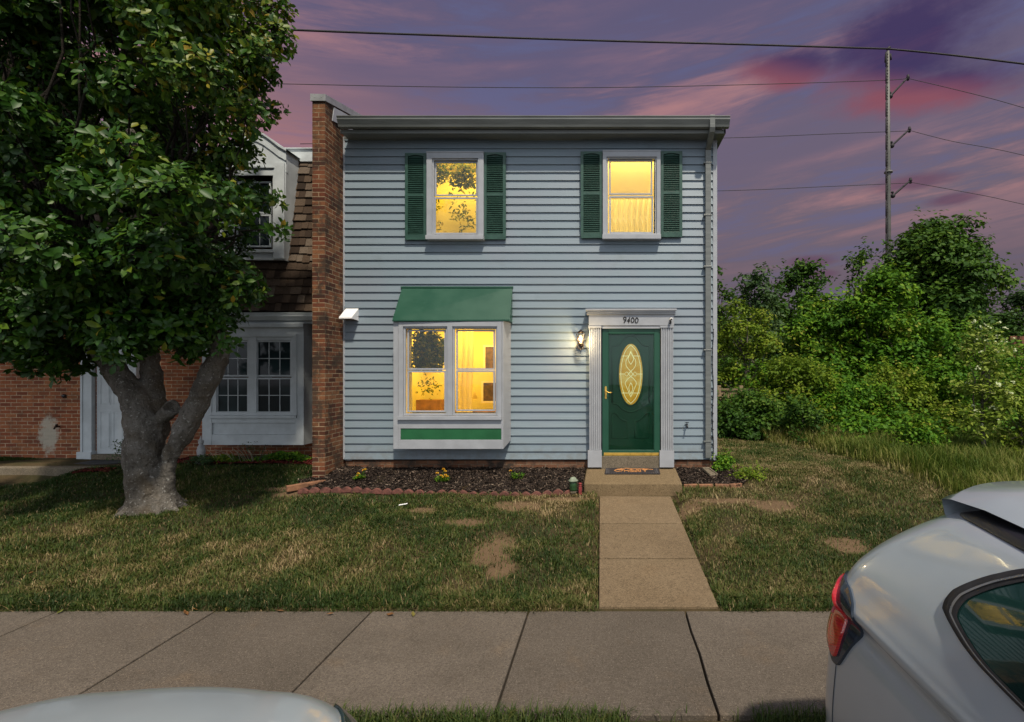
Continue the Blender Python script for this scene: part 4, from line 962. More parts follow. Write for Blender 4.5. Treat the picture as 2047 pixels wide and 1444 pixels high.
mb = MB(); mb.lathe([(.062, 0), (.040, .028), (.022, .040), (.008, .05), (.007, .062), (.001, .064)], (lx, ly, zb_+zh+.012), 12); mb.lathe([(.001, 0), (.048, 0), (.001, .01)], (lx, ly, zb_+zh+.010), 6); mb.build('roof_cap', MAT['bronze'], lan)
gm = M('lantern_glass'); gl_ = m_glass_clear('lantern_glass', (.98, .93, .8))
mb = MB(); P = []
for k in range(7): a = math.pi*k/3; P.append([(lx+(r0-.004)*math.cos(a), ly+(r0-.004)*math.sin(a), zb_+.004), (lx+(r1-.005)*math.cos(a), ly+(r1-.005)*math.sin(a), zb_+zh)])
mb.grid(P, smooth=False); mb.build('lantern_pane', gl_, lan)
bm_ = M('bulb_glow'); bm_.set((.1, .08, .04), .4, em=(1, .72, .32), es=5.0)
mb = MB(); mb.lathe([(.009, 0), (.010, .03), (.022, .055), (.026, .08), (.018, .104), (.002, .112)], (lx, ly, zb_+.02), 12); mb.build('bulb', bm_.m, lan)
ld = bpy.data.lights.new('lantern_light', 'POINT'); ld.energy = 24; ld.color = (1, .74, .38); ld.shadow_soft_size = .035
lo_ = bpy.data.objects.new('lantern_light', ld); C.objects.link(lo_); lo_.location = (lx, ly-.085, zb_+.05)
# hooded flood box
mb = MB(); fd = 8.12; xa, xb = X(691, 8.335), X(716.5, 8.335)
a_, b_ = Z(617, 8.335), Z(634.5, fd)
mb.add([(xa, -.02, a_), (xb, -.02, a_), (xb-.0, Y(fd), b_), (xa-.0, Y(fd), b_), (xa, -.02, a_-.20), (xb, -.02, a_-.20), (xb, Y(fd), b_-.02), (xa, Y(fd), b_-.02)],
       [(0,1,2,3), (1,5,6,2), (0,3,7,4), (3,2,6,7)])
hood = empty('vent_hood', 'small white sloping vent hood on the siding beside the brick pillar', 'vent hood', ((xa+xb)/2, -.02, a_-.2))
vw = simple('bright_white_plastic', (.86, .86, .86), .35, .03, 6); mb.build('hood', vw, hood, bevel=.003)
mb = MB(); mb.add([(xa+.006, -.02, a_-.195), (xb-.006, -.02, a_-.195), (xb-.006, Y(fd)+.008, b_-.015), (xa+.006, Y(fd)+.008, b_-.015)], [(0,1,2,3)]); mb.build('hood_opening', simple('amber_lens', (.16, .10, .04), .5, .3, 12), hood)
# camera on the door header
scx, scz = X(1341.3, 8.15), Z(638.3, 8.15)
sc_ = empty('security_camera', 'tiny white security camera at the right end of the door header', 'camera', (scx, Y(8.19), scz))
mb = MB(); mb.box(scx-.012, scx+.012, Y(8.185), Y(8.192), scz-.07, scz+.04); mb.tube([(scx, Y(8.186), scz-.04), (scx-.006, Y(8.15), scz-.045), (scx-.004, Y(8.15), scz-.01)], .006, 6); mb.ball((scx-.012, Y(8.165), scz-.062), .014, 6); mb.build('bracket', MAT['dark'], sc_)
mb = MB(); mb.tube([(scx, Y(8.18), scz+.006), (scx, Y(8.115), scz)], .022, 12); mb.build('camera_body', vw, sc_)
mb = MB(); mb.tube([(scx, Y(8.116), scz-.002), (scx, Y(8.108), scz-.003)], .014, 12); mb.build('lens', MAT['dark'], sc_)
# hose bib
x_, z_ = X(1374, 8.25), Z(850, 8.25)
mb = MB(); mb.tube([(x_, -.01, z_), (x_, -.10, z_), (x_-.004, -.125, z_-.045)], .013, 8); mb.tube([(x_, -.07, z_), (x_, -.072, z_+.035)], .006, 6)
for k in range(6):
    a = 2*math.pi*k/6; b = 2*math.pi*(k+1)/6; mb.tube([(x_+.028*math.cos(a), -.072+.028*math.sin(a), z_+.036), (x_+.028*math.cos(b), -.072+.028*math.sin(b), z_+.036)], .005, 5)
mb.lathe([(.001, 0), (.024, 0), (.024, .006), (.001, .006)], (x_, -.022, z_), 8)
tag(mb.build('hose_bib', MAT['dark']), 'dark outdoor tap sticking out of the siding right of the front door', 'tap')
# cable with clips running down the right corner
mb = MB(); x_ = X(1425, 8.33)
mb.tube([(x_+.012*math.sin(i*.8), -.034, .60+i*.12) for i in range(19)], .005, 5)
for i in range(9): mb.box(x_-.022, x_+.012, -.04, -.028, .72+i*.13, .735+i*.13)
mb.tube([(x_-.10, -.03, 1.02), (x_-.04, -.10, .99), (x_, -.04, .97)], .005, 5)
tag(mb.build('cable', MAT['dark']), 'thin black cable clipped down the lower right corner of the blue house', 'cable')
# doormat
mat = empty('doormat', 'dark welcome mat with orange script on the concrete step', 'doormat', (X(1263, 8.0), Y(8.0), .48))
def steptop(d): return .435+(d-7.42)*.074
mb = MB(); ma, mbk = 7.88, 8.27
mb.add([(X(1208.5, ma), Y(ma), steptop(ma)+.004), (X(1320, ma), Y(ma), steptop(ma)+.004), (X(1316, mbk), Y(mbk)-.065, steptop(mbk)+.002), (X(1211, mbk), Y(mbk)-.065, steptop(mbk)+.002)]+
       [(X(1208.5, ma), Y(ma), steptop(ma)+.016), (X(1320, ma), Y(ma), steptop(ma)+.016), (X(1316, mbk), Y(mbk)-.065, steptop(mbk)+.014), (X(1211, mbk), Y(mbk)-.065, steptop(mbk)+.014)], [(3,2,1,0),(4,5,6,7),(0,1,5,4),(1,2,6,5),(2,3,7,6),(3,0,4,7)])
mb.build('mat_base', simple('mat_charcoal', (.022, .018, .020), .95, .4, 40, .5), mat)
def mp(u, v, up=.018):   # u along width 0..1, v depth 0..1
    d = ma+(mbk-.065-ma)*v; return (X(1209.5, ma)+(X(1319, ma)-X(1209.5, ma))*u, Y(d), steptop(d)+up)
om = simple('orange_print', (.50, .22, .07), .9, .3, 30)
mb = MB()
def ms(pts, r=.006): mb.tube([mp(u, v) for u, v in pts], r, 4)
ms([(.36, .62), (.28, .72), (.20, .64), (.17, .48), (.22, .36), (.30, .40), (.33, .55), (.26, .60)], .008)
ms([(.22, .74), (.32, .82), (.40, .92), (.50, .80), (.62, .78), (.74, .80), (.84, .72), (.90, .70)], .008)
for u in (.36, .43, .52, .59, .66, .74):
    ms([(u, .30), (u, .70)], .007)
for a, b, v in ((.36, .43, .5), (.46, .51, .5), (.53, .58, .48), (.46, .51, .3), (.53, .58, .3), (.59, .62, .68), (.70, .78, .66)): ms([(a, v), (b, v)], .007)
ms([(.46, .3), (.46, .68), (.51, .68)], .007); ms([(.62, .68), (.64, .52), (.60, .48), (.65, .28)], .007); ms([(.70, .70), (.74, .52), (.80, .72)], .007)
mb.build('printed_script', om, mat)
mb = MB(); g_ = .006
for u in (.07, .93): mb.tube([mp(u, .04), mp(u, .96)], .004, 4)
for k in range(22): u = .02+.96*k/21; mb.tube([mp(u, .03), mp(u+.012, .09)], .004, 4)
for u0 in (.035, .965):
    for k in range(8): mb.tube([mp(u0-.012, .12+.1*k), mp(u0+.012, .17+.1*k)], .004, 4)
mb.build('mat_border', simple('mat_grey', (.10, .10, .11), .9, .3, 30), mat)
# green garden light and red post
gl = empty('garden_light', 'short green lantern shaped garden light next to the concrete step', 'garden light', (X(1146, 7.33), Y(7.33), .27))
x_, y_, zz = X(1146, 7.33), Y(7.33), Z(985, 7.33)
mb = MB(); mb.lathe([(.001, 0), (.052, 0), (.056, .02), (.055, .10), (.05, .135), (.001, .137)], (x_, y_, zz+.03), 14); mb.build('body', simple('green_plastic', (.02, .06, .02), .4, .3, 20), gl)
mb = MB(); mb.lathe([(.072, 0), (.070, .014), (.045, .026), (.042, .045), (.02, .058), (.001, .06)], (x_, y_, zz+.165), 14); mb.build('cap', simple('weathered_grey_green', (.22, .26, .19), .7, .3, 20), gl)
mb = MB(); mb.lathe([(.001, 0), (.045, 0), (.05, .04), (.001, .04)], (x_, y_, zz-.01), 10); mb.build('foot', MAT['sill'], gl)
mb = MB(); x_ = X(1160, 7.36); y_ = Y(7.36)
mb.box(x_-.022, x_+.024, y_-.022, y_+.022, .22, .40); mb.lathe([(.024, 0), (.026, .01), (.018, .03), (.028, .045), (.022, .055), (.001, .056)], (x_, y_, .401), 10)
tag(mb.build('post', simple('red_paint_wood', (.22, .03, .03), .7, .4, 20, .3), bevel=.004), 'short red garden post against the left side of the concrete step', 'post')
# splash block
mb = MB(); mb.add([(-.12, -.20, 0), (.12, -.20, 0), (.10, .18, .05), (-.10, .18, .05), (-.12, -.20, .035), (-.09, -.20, .035), (-.075, .15, .085), (-.10, .18, .10), (.12, -.20, .035), (.09, -.20, .035), (.075, .15, .085), (.10, .18, .10), (-.09, -.2, .015), (.09, -.2, .015), (.075, .15, .06), (-.075, .15, .06)],
    [(4,5,6,7), (9,8,11,10), (5,12,15,6), (13,9,10,14), (12,13,14,15), (6,15,14,10), (7,6,10,11), (0,1,13,12), (0,12,5,4), (1,8,9,13), (0,4,7,3), (1,2,11,8), (2,3,7,11), (3,2,1,0)])
o = mb.build('splash_block', MAT['sill'], bevel=.004); o.location = (X(1418, 8.1), Y(8.1), .44); o.rotation_euler = (R(3), 0, R(22)); o.scale = (.62, .62, .8)
tag(o, 'grey concrete splash block on the mulch under the downspout', 'splash block')
# litter: paper scrap and fallen leaves
mb = MB(); mb.box(-.055, .055, -.012, .012, 0, .004); o = mb.build('paper_scrap', vw); o.location = (*at(806, 1022, 6.8)[:2], g1(X(806, 6.8), 6.8)+.045); o.rotation_euler = (R(12), R(-8), .15)
tag(o, 'white scrap of paper lying on the lawn', 'litter')
# garden statue at neighbour's bay
st = empty('garden_statue', 'small white garden statue by the bay window, partly behind the leaning trunk', 'statue', (X(402, 8.75), Y(8.75), .5))
x_, y_ = X(402, 8.75), Y(8.75); z_ = .50
mb = MB(); mb.lathe([(.075, 0), (.08, .03), (.05, .05), (.055, .12), (.065, .20), (.05, .27), (.03, .31), (.028, .325)], (x_, y_, z_), 12); mb.build('figure', simple('painted_stone', (.34, .34, .35), .7, .2, 20, .3), st)
mb = MB(); mb.ball((x_, y_, z_+.35), .042, 8, sq=1.15); mb.lathe([(.05, 0), (.02, .02), (.004, .08), (.001, .085)], (x_-.005, y_, z_+.375), 10); mb.build('head', simple('painted_stone_light', (.42, .42, .42), .7, .2, 20, .3), st)

# ================================================================ POWER POLE AND CABLES
dP = 44.0
pole = empty('power_pole', 'tall grey steel transmission pole with three short arms, rising above the trees', 'power pole', (X(1776, dP), Y(dP), .2))
mb = MB(); mb.tube([(X(1776, dP), Y(dP), 0), (X(1775.5, dP), Y(dP), Z(300, dP)), (X(1775, dP), Y(dP), Z(103, dP))], [.27, .18, .12], 14)
mb.lathe([(.34, 0), (.34, .12)], (X(1776, dP), Y(dP), Z(346, dP)), 14); mb.build('mast', MAT['steel'], pole)
mb = MB(); lxp = X(1768.5, dP)
for k in range(12):
    za_ = Z(500-k*33, dP); zb_ = Z(500-k*33-30, dP); mb.tube([(lxp+.0, Y(dP)-.2, za_), (lxp, Y(dP)-.2, zb_)], .045, 5)
    for q in range(5): zz_ = za_+(zb_-za_)*(q+.5)/5; mb.tube([(lxp, Y(dP)-.2, zz_), (lxp+.25, Y(dP)-.1, zz_)], .03, 4)
mb.build('climbing_ladder', MAT['wire'], pole)
for (x0_, y0_, x1_, y1_) in ((1780, 192, 1815, 155), (1783, 291, 1818, 259), (1785, 391, 1820, 361)):
    mb = MB(); mb.tube([at(x0_-5, y0_, dP), at(x0_, y0_, dP), at(x1_, y1_, dP)], [.10, .10, .08], 6); mb.ball(at(x0_, y0_+1, dP), .20, 5); mb.ball(at(x0_-1, y0_-6, dP), .12, 5); mb.ball(at(x1_, y1_, dP), .15, 5); mb.tube([at(x1_, y1_-5, dP), at(x1_, y1_+6, dP)], .10, 6)
    mb.build('arm', MAT['wire'], pole)
mb = MB(); mb.tube([at(1773, 99, dP), at(1779, 95, dP)], .12, 6); mb.tube([at(1771, 108, dP), at(1770, 125, dP)], .08, 5); mb.tube([at(1780, 108, dP), at(1781, 120, dP)], .08, 5); mb.build('cap', MAT['wire'], pole)
WL = ['thick dark cable crossing the sky highest above the house, left of the pole', 'thick dark cable running down right from the pole top', 'thin wire over the house roof joining the top pole arm', 'thin wire from the middle pole arm to the left behind the house', 'thin wire from the lowest pole arm to the left behind the house',
      'thin wire running right from the top pole arm', 'thin wire running right from the middle pole arm', 'thin wire running right from the lowest pole arm']
wires = [([(200, 40), (585, 60), (880, 71), (1180, 81), (1480, 89), (1775, 98)], .085), ([(1775, 98), (1860, 106), (1950, 116), (2047, 128), (2250, 152)], .085),
         ([(200, 160), (565, 168), (870, 174), (1180, 175.5), (1480, 170), (1765, 161), (1816, 156)], .042), ([(600, 288), (1000, 283), (1435, 276.5), (1650, 268.5), (1818, 262)], .040), ([(600, 392), (1000, 389), (1435, 382), (1650, 373.5), (1820, 366)], .040),
         ([(1815, 157), (1900, 177), (1980, 197), (2047, 216), (2250, 275)], .040), ([(1818, 261), (1900, 282), (1980, 296.5), (2047, 311), (2250, 360)], .038), ([(1822, 365), (1900, 379), (1980, 394), (2047, 409), (2250, 452)], .038)]
for (pts, r_), lb in zip(wires, WL):
    pp = curve(pts, 6); mb = MB(); x0_ = pp[0][0]
    mb.tube([at(a, b, dP+(a-1790)*(.006 if a < 1790 else -.01)) for a, b in pp], r_*.62 if r_ < .06 else r_*.9, 5); tag(mb.build('overhead_wire', MAT['wire']), lb, 'cable', 'overhead power cables')
# ================================================================ VEGETATION
def sphere_pts(n, r): 
    v = r.normal(0, 1, (n, 3)); return v/np.linalg.norm(v, axis=1)[:, None]
def blob_leaves(blobs, per, r, shell=.55, clump=7, spread=.10):
    """blobs: (x,y,z,rx,rz); leaves in clumps near each blob's skin"""
    cs, ns, bi = [], [], []
    for i, (x, y, z, rx, rz) in enumerate(blobs):
        k = max(int(per*rx*rz), 3)
        u = sphere_pts(k, r); rad = (shell+(1-shell)*r.random(k))[:, None]*r.uniform(.82, 1.15, k)[:, None]
        p = np.array([x, y, z])+u*rad*np.array([rx, rx, rz])
        q = np.repeat(p, clump, 0)+r.normal(0, spread, (k*clump, 3))*np.array([1, 1, .7])
        nn = np.repeat(u, clump, 0)*.7+np.array([0, -.15, .75])
        cs.append(q); ns.append(nn); bi.append(np.repeat(np.full(k, r.random()), clump))
    return np.concatenate(cs), np.concatenate(ns), np.concatenate(bi)
# leaf materials
LM_mag = m_leaf('magnolia_leaf', [(0, (.009, .032, .004)), (.40, (.022, .072, .006)), (.70, (.062, .125, .008)), (.90, (.16, .175, .012)), (1, (.28, .19, .018))], .45, .15, .3)
LM_dark = m_leaf('dark_leaf', [(0, (.010, .032, .004)), (.5, (.028, .075, .007)), (.85, (.065, .135, .010)), (1, (.12, .18, .02))], .6, .2, .2)
LM_mid = m_leaf('green_leaf', [(0, (.018, .060, .004)), (.5, (.060, .165, .008)), (.85, (.15, .27, .012)), (1, (.26, .27, .03))], .6, .25, .2)
LM_yellow = m_leaf('yellow_green_leaf', [(0, (.040, .085, .005)), (.5, (.115, .185, .010)), (.85, (.21, .27, .018)), (1, (.33, .32, .06))], .6, .28, .2)  # leaf colour of the yellow green plants
LM_pale = m_leaf('pale_green_leaf', [(0, (.06, .11, .012)), (.5, (.16, .24, .025)), (.85, (.27, .33, .05)), (1, (.42, .44, .14))], .6, .3, .2)
LM_grey = m_leaf('grey_green_leaf', [(0, (.020, .045, .015)), (.5, (.045, .090, .030)), (1, (.11, .16, .07))], .6, .2, .2)
BK = m_bark('grey_bark', (.10, .085, .065), (.17, .15, .125))
BK2 = m_bark('magnolia_bark', (.100, .088, .074), (.215, .197, .174), .7)
BK3 = m_bark('branch_bark', (.030, .024, .018), (.055, .045, .035))

def limb(mb, a, b, r0, r1, n=6, wob=.08, r=random, seg=6):
    A, B = Vector(a), Vector(b); L = (B-A).length; pts = []; rs = []
    for i in range(seg+1):
        t = i/seg; k = math.sin(math.pi*t)*wob*L; pts.append(A.lerp(B, t)+Vector((r.uniform(-k, k), r.uniform(-k, k), r.uniform(0, k)*.6))); rs.append(r0+(r1-r0)*t)
    mb.tube(pts, rs, n); return pts
def plant_tree(name, label, cat, group, px, d, ytop, ybot, wpx, mat, seed, leaf=.13, per=260, nb=34, taper=.45, trunk=True, asp=.6, yc=None, shape=1.0, airy=0.0, base=None, tshift=0.0):
    r = np.random.default_rng(seed); rr = random.Random(seed)
    x = X(px, d); zt, zb_ = Z(ytop, d), Z(ybot, d); H = zt-zb_; W = wpx*d/F/2
    gz0 = g1(x, d) if base is None else base
    T = empty(name, label, cat, (x, Y(d), gz0), group)
    blobs = []
    nb = int(nb*1.3)
    for i in range(nb):
        t = r.random()**.85; w = W*math.sin(math.pi*min(max(.14+.80*t**shape, .02), .985))**taper
        a = r.uniform(0, 2*math.pi); q = math.sqrt(r.random())
        br = r.uniform(.20, .36)*W*(1-.35*t)
        br = max(min(br, H*.22), .12)
        xx = x+math.cos(a)*q*max(w-br*.8, 0); yy = Y(d)+math.sin(a)*q*max(w-br*.8, 0)*.8
        zz = zb_+br*.6+t*max(H-br*1.5, .1)
        blobs.append((xx, yy, zz, br, br*r.uniform(.6, .9)))
    c, nn, bi = blob_leaves(blobs, per, r, clump=6, spread=leaf*.75)
    if airy:   # loose sprigs that stick out of the outline
        k = int(nb*airy); m = []
        for i in range(k):
            b = blobs[r.integers(len(blobs))]; u = sphere_pts(1, r)[0]; u[2] = abs(u[2])*1.1+.15; u /= np.linalg.norm(u)
            L = r.uniform(.5, 1.3)*b[3]+leaf
            for j in range(9): m.append(np.array(b[:3])+u*(b[3]*.8+L*j/9)+r.normal(0, leaf*.35, 3))
        m = np.array(m); c = np.concatenate([c, m]); nn = np.concatenate([nn, np.tile([0, -.2, .8], (len(m), 1))]); bi = np.concatenate([bi, r.random(len(m))])
    tint = np.clip(.18+.45*bi+.45*r.random(len(c))**1.4, 0, 1)
    ok = c[:, 2] > gz(c[:, 0], c[:, 1]+DC)+.02; c, nn, tint = c[ok], nn[ok], tint[ok]
    leafcloud('crown', c, nn, r.uniform(.7, 1.3, len(c))*leaf, mat, tint, T, asp, r=r)
    if trunk:
        mb = MB(); top = (x+rr.uniform(-.1, .1)*W, Y(d), zb_+H*.8); r0 = max(.018*(H+ (zb_-gz0)), .015)
        pts = limb(mb, (x, Y(d), gz0-.1), top, r0, r0*.2, 7, .03, rr, 8)
        for i in range(12 if H > 1.5 else 6):
            b = blobs[r.integers(len(blobs))]; s = pts[min(2+int(i*5/12), 7)]
            limb(mb, s, b[:3], r0*.38, r0*.06, 5, .08, rr, 5)
        mb.build('trunk', BK, T)
    return T
G1, G2 = 'trees beyond the lawn', 'shrubs at the edge of the lawn'
plant_tree('broadleaf_tree', 'tallest rounded dark green tree right of the power pole', 'tree', G1, 1880, 19, 428, 830, 330, LM_dark, 11, .19, 210, 80, .55, airy=1.0, shape=.8)
plant_tree('broadleaf_tree', 'dark tree with twiggy top directly left of the power pole base', 'tree', G1, 1722, 22, 488, 800, 110, LM_dark, 12, .17, 120, 26, .5, airy=2.6)
plant_tree('broadleaf_tree', 'dark round tree touching the cloud at the tree line, mid way between house and pole', 'tree', G1, 1600, 21, 520, 800, 180, LM_dark, 13, .18, 200, 44, .5, airy=1.4)
plant_tree('broadleaf_tree', 'grey green tree of the tree line standing second from the house corner', 'tree', G1, 1515, 19, 518, 830, 150, LM_grey, 14, .17, 200, 44, .55, airy=1.2)
plant_tree('broadleaf_tree', 'dark slender tree half hidden behind the house corner', 'tree', G1, 1440, 18, 535, 830, 80, LM_dark, 15, .15, 200, 26, .5, airy=1.2)
plant_tree('broadleaf_tree', 'dull green tree at the far right edge behind the white flowering shrub', 'tree', G1, 2040, 23, 575, 800, 160, LM_grey, 16, .2, 200, 40, .6, airy=1.0)
plant_tree('broadleaf_tree', 'bright green leafy tree in front of the tallest dark tree', 'tree', G1, 1765, 14.5, 532, 840, 230, LM_mid, 17, .135, 300, 64, .5, airy=1.5)
plant_tree('broadleaf_tree', 'mid green tree in the middle of the thicket below the tree line', 'tree', G1, 1640, 15.5, 585, 840, 190, LM_mid, 18, .13, 290, 50, .5, airy=1.2)
plant_tree('broadleaf_tree', 'light green bushy tree close to the house corner', 'tree', G1, 1490, 14.5, 592, 850, 170, LM_yellow, 19, .10, 420, 46, .5, airy=1.2)
plant_tree('broadleaf_tree', 'deep green bush under the tallest tree, left of the white flowering shrub', 'tree', G1, 1880, 14, 620, 870, 210, LM_mid, 20, .12, 300, 50, .55, airy=1.0)
plant_tree('shrub', 'dark glossy shrub filling the corner beside the house, behind the lawn', 'shrub', G2, 1510, 12.3, 775, 905, 230, LM_dark, 21, .085, 620, 60, .35, trunk=True, airy=1.0)
plant_tree('shrub', 'dark low shrub where the mown lawn ends in tall grass', 'shrub', G2, 1600, 11.0, 795, 910, 120, LM_dark, 22, .08, 620, 36, .4, airy=.8)
plant_tree('shrub', 'yellow green shrub spreading in the middle of the thicket', 'shrub', G2, 1590, 13.2, 705, 860, 200, LM_yellow, 23, .09, 420, 44, .4, airy=1.5)
plant_tree('shrub', 'mid green tangled shrub above the tall grass', 'shrub', G2, 1715, 12.4, 760, 890, 210, LM_mid, 24, .09, 420, 46, .4, airy=1.5)
plant_tree('shrub', 'olive green shrub left of the small dark bush in the tall grass', 'shrub', G2, 1790, 12.8, 725, 880, 170, LM_yellow, 25, .09, 400, 40, .4, airy=1.5)
plant_tree('shrub', 'small dark green bush standing alone in the tall grass', 'shrub', G2, 1838, 9.6, 832, 915, 84, LM_mid, 26, .075, 700, 30, .45, airy=1.4)
plant_tree('shrub', 'russet tinged shrub behind the small dark bush in the grass', 'shrub', G2, 1905, 11.2, 800, 905, 150, LM_yellow, 27, .08, 420, 34, .4, airy=1.5)
plant_tree('shrub', 'loose yellow green shrub at the right edge above the car roof', 'shrub', G2, 2045, 9.8, 755, 930, 150, LM_yellow, 28, .08, 460, 34, .4, airy=1.8)
plant_tree('shrub', 'short leafy shrub growing at the foot of the right house corner', 'shrub', G2, 1447, 8.35, 905, 958, 52, LM_mid, 29, .042, 1500, 18, .4, airy=1.2)
plant_tree('shrub', 'low yellow green plant between the small mulch bed and the lawn', 'shrub', G2, 1498, 8.0, 932, 985, 86, LM_yellow, 30, .04, 1100, 20, .3, airy=1.2, trunk=False)
plant_tree('shrub', 'yellow green bush against the dark shrub right beside the house wall', 'shrub', G2, 1452, 12.2, 820, 900, 90, LM_yellow, 31, .06, 700, 24, .4, airy=1.0)
# the white flowering sapling
T = plant_tree('flowering_sapling', 'slim light green sapling with white blossoms near the right edge', 'tree', None, 1968, 9.4, 640, 905, 125, LM_pale, 33, .085, 380, 50, .45, airy=1.6, shape=1.25)
r = np.random.default_rng(5); bm_w = M('blossom_white'); bm_w.set((.42, .47, .26), .7)
k = 34; c = np.stack([X(1968, 9.4)+r.normal(0, .26, k), Y(9.4)-r.uniform(0, .5, k), r.uniform(Z(850, 9.4), Z(645, 9.4), k)], -1)
c = np.repeat(c, 6, 0)+r.normal(0, .022, (k*6, 3)); leafcloud('blossom', c, np.tile([0, -.4, .8], (len(c), 1)), r.uniform(.03, .05, len(c)), bm_w.m, r.random(len(c)), T, .9, r=r)

# undergrowth mass closing the gaps, far wood
r = np.random.default_rng(40); bl = []
for i in range(150):
    px = r.uniform(1445, 2120); d = r.uniform(13.0, 17.5); bl.append((X(px, d), Y(d), r.uniform(.5, 2.6), r.uniform(.45, .8), r.uniform(.35, .6)))
for i in range(80):
    px = r.uniform(1660, 2150); d = r.uniform(10.5, 13); bl.append((X(px, d), Y(d), r.uniform(.45, 1.0), r.uniform(.3, .55), r.uniform(.2, .4)))
c, nn, bi = blob_leaves(bl, 130, r, clump=6, spread=.09)
ug = leafcloud('undergrowth', c, nn, r.uniform(.07, .14, len(c)), LM_mid, np.clip(.1+.4*bi+.45*r.random(len(c)), 0, 1), None, .6, r=r); tag(ug, kind='stuff')
bl = []
for i in range(90):
    d = r.uniform(26, 34); px = r.uniform(1380, 2500); bl.append((X(px, d), Y(d), r.uniform(1.0, 5.6), r.uniform(1.0, 1.9), r.uniform(.8, 1.3)))
for i in range(60):
    d = r.uniform(26, 34); px = r.uniform(-900, 560); bl.append((X(px, d), Y(d), r.uniform(1.0, 5.0), r.uniform(1.0, 1.9), r.uniform(.8, 1.3)))
c, nn, bi = blob_leaves(bl, 24, r, clump=7, spread=.3)
ug = leafcloud('far_wood', c, nn, r.uniform(.25, .45, len(c)), LM_dark, np.clip(.1+.4*bi+.45*r.random(len(c)), 0, 1), None, .7, r=r); tag(ug, kind='stuff')

# ---------------------------------------------------------------- grass
def edge_d(x):   # where the mown lawn stops on the right side
    return np.interp(x, [1.78, 2.6, 4.05, 4.9, 5.3], [12.4, 12.0, 10.2, 7.4, 4.0])
def blades(name, n, x0, x1, d0, d1, hfun, mat, ok, seed, wid=.0032, lean=.5, tintf=None, dpow=1.0, z0=None):
    r = np.random.default_rng(seed)
    d = d0+(d1-d0)*r.random(n)**dpow; x = r.uniform(x0, x1, n)
    k = ok(x, d); x, d = x[k], d[k]; n = len(x)
    z = gz(x, d) if z0 is None else z0(x, d)
    h = hfun(x, d, r); a = r.uniform(0, 6.283, n); l = lean*h*r.uniform(.2, 1.3, n)
    b = np.stack([x, d-DC, z-.004], -1); dirv = np.stack([np.cos(a), np.sin(a), np.zeros(n)], -1); sd_ = np.stack([-np.sin(a), np.cos(a), np.zeros(n)], -1)
    w = (wid*(1+.10*(d-4.4)))[:, None]*r.uniform(.7, 1.3, n)[:, None]; up = np.array([0, 0, 1.0])
    mid = b+dirv*(l*.35)[:, None]+up*(h*.62)[:, None]; tip = b+dirv*l[:, None]*1.1+up*(h*r.uniform(.75, 1.0, n))[:, None]
    V = np.stack([b-sd_*w, b+sd_*w, mid+sd_*w*.8, mid-sd_*w*.8, tip], 1).reshape(-1, 3)
    base = np.arange(n)[:, None]*5
    T = np.concatenate([base+np.array([[0,1,2]]), base+np.array([[0,2,3]]), base+np.array([[3,2,4]])])
    t = tintf(x, d, r) if tintf is not None else r.random(n)
    o = npmesh(name, V, T, 3, mat, np.tile(t, 3)); tag(o, kind='stuff'); return o
GM = m_leaf('grass_blade', [(0, (.022, .042, .008)), (.28, (.048, .078, .013)), (.5, (.095, .108, .024)), (.72, (.16, .135, .048)), (.88, (.24, .17, .08)), (1, (.38, .28, .15))], .6, .2, .25)
def dirt_k(x, d):
    k = np.full(x.shape, 9.0)
    for (dx, dd_, rx, rd) in DIRT: k = np.minimum(k, np.hypot((x-dx)/rx, (d-dd_)/rd))
    return k+(fbm(x, d, 6, 31, 4)-.5)*1.3
def in_poly(x, d, P):
    c = np.zeros(x.shape, bool); j = len(P)-1
    for i in range(len(P)):
        xi, yi = P[i]; xj, yj = P[j]; c ^= ((yi > d) != (yj > d)) & (x < (xj-xi)*(d-yi)/(yj-yi+1e-12)+xi); j = i
    return c
def lawn_ok(x, d):
    k = d < np.where(x > 1.8, edge_d(x)+.3, 8.34)
    k = np.where(x < -4.53, (d < 8.72+.08*np.sin(x*4)) , k)
    k &= ~((x > -.085-.016*(d-4.4)) & (x < .965-.016*(d-4.4)) & (d < 7.5))
    k &= ~((x > -.37) & (x < 1.10) & (d > 7.40) & (d < 8.4))
    k &= ~((x > XL-.05) & (x < -.3) & (d > 7.33+.03*np.sin(x*7)))
    k &= ~((x > 1.0) & (x < 2.12) & (d > 7.60) & (d < 8.4))
    k &= ~((x < -9.4+(8.45-d)*-.9) & (x > -13)) | ((x < -8.7) & (d > 20))
    k &= ~((x < X(213, 8.6)) & (d > 8.58))
    q = dirt_k(x, d); k &= (q > .95) | (_r.random(x.shape) < .10+.25*np.clip(q-.3, 0, 1))
    k &= np.hypot(x+6.1, d-6.8) > .30
    th = fbm(x, d, 1.8, 17, 3); k &= (_r.random(x.shape) < np.clip(.62+1.9*(th-.44), .32, 1)) | (d < 4.7)
    return k
_r = np.random.default_rng(99)
def lawn_t(x, d, r):
    n = fbm(x, d, .75, 5, 3); n2 = fbm(x, d, 3.2, 9, 3)
    dry = .245+1.05*(n-.47)+1.15*(n2-.47)+.13*np.clip((x+3.2)/4, -1, 1)
    dry -= .20*(d < 4.62); dry += .35*np.clip(1.5-dirt_k(x, d), 0, 1)
    dry += .12*((x > 1.8) & (d > 7))
    t = dry+r.normal(0, .20, x.shape); t = np.where(r.random(x.shape) < .07, r.uniform(.7, 1, x.shape), t)
    return np.clip(t, 0, 1)
def lawn_h(x, d, r):
    return r.uniform(.018, .056, x.shape)*(.35+.8*fbm(x, d, 2.3, 21, 2)+.95*fbm(x, d, 13.0, 22, 2)**1.3)*np.where(d < 4.6, 1.15, 1.0)
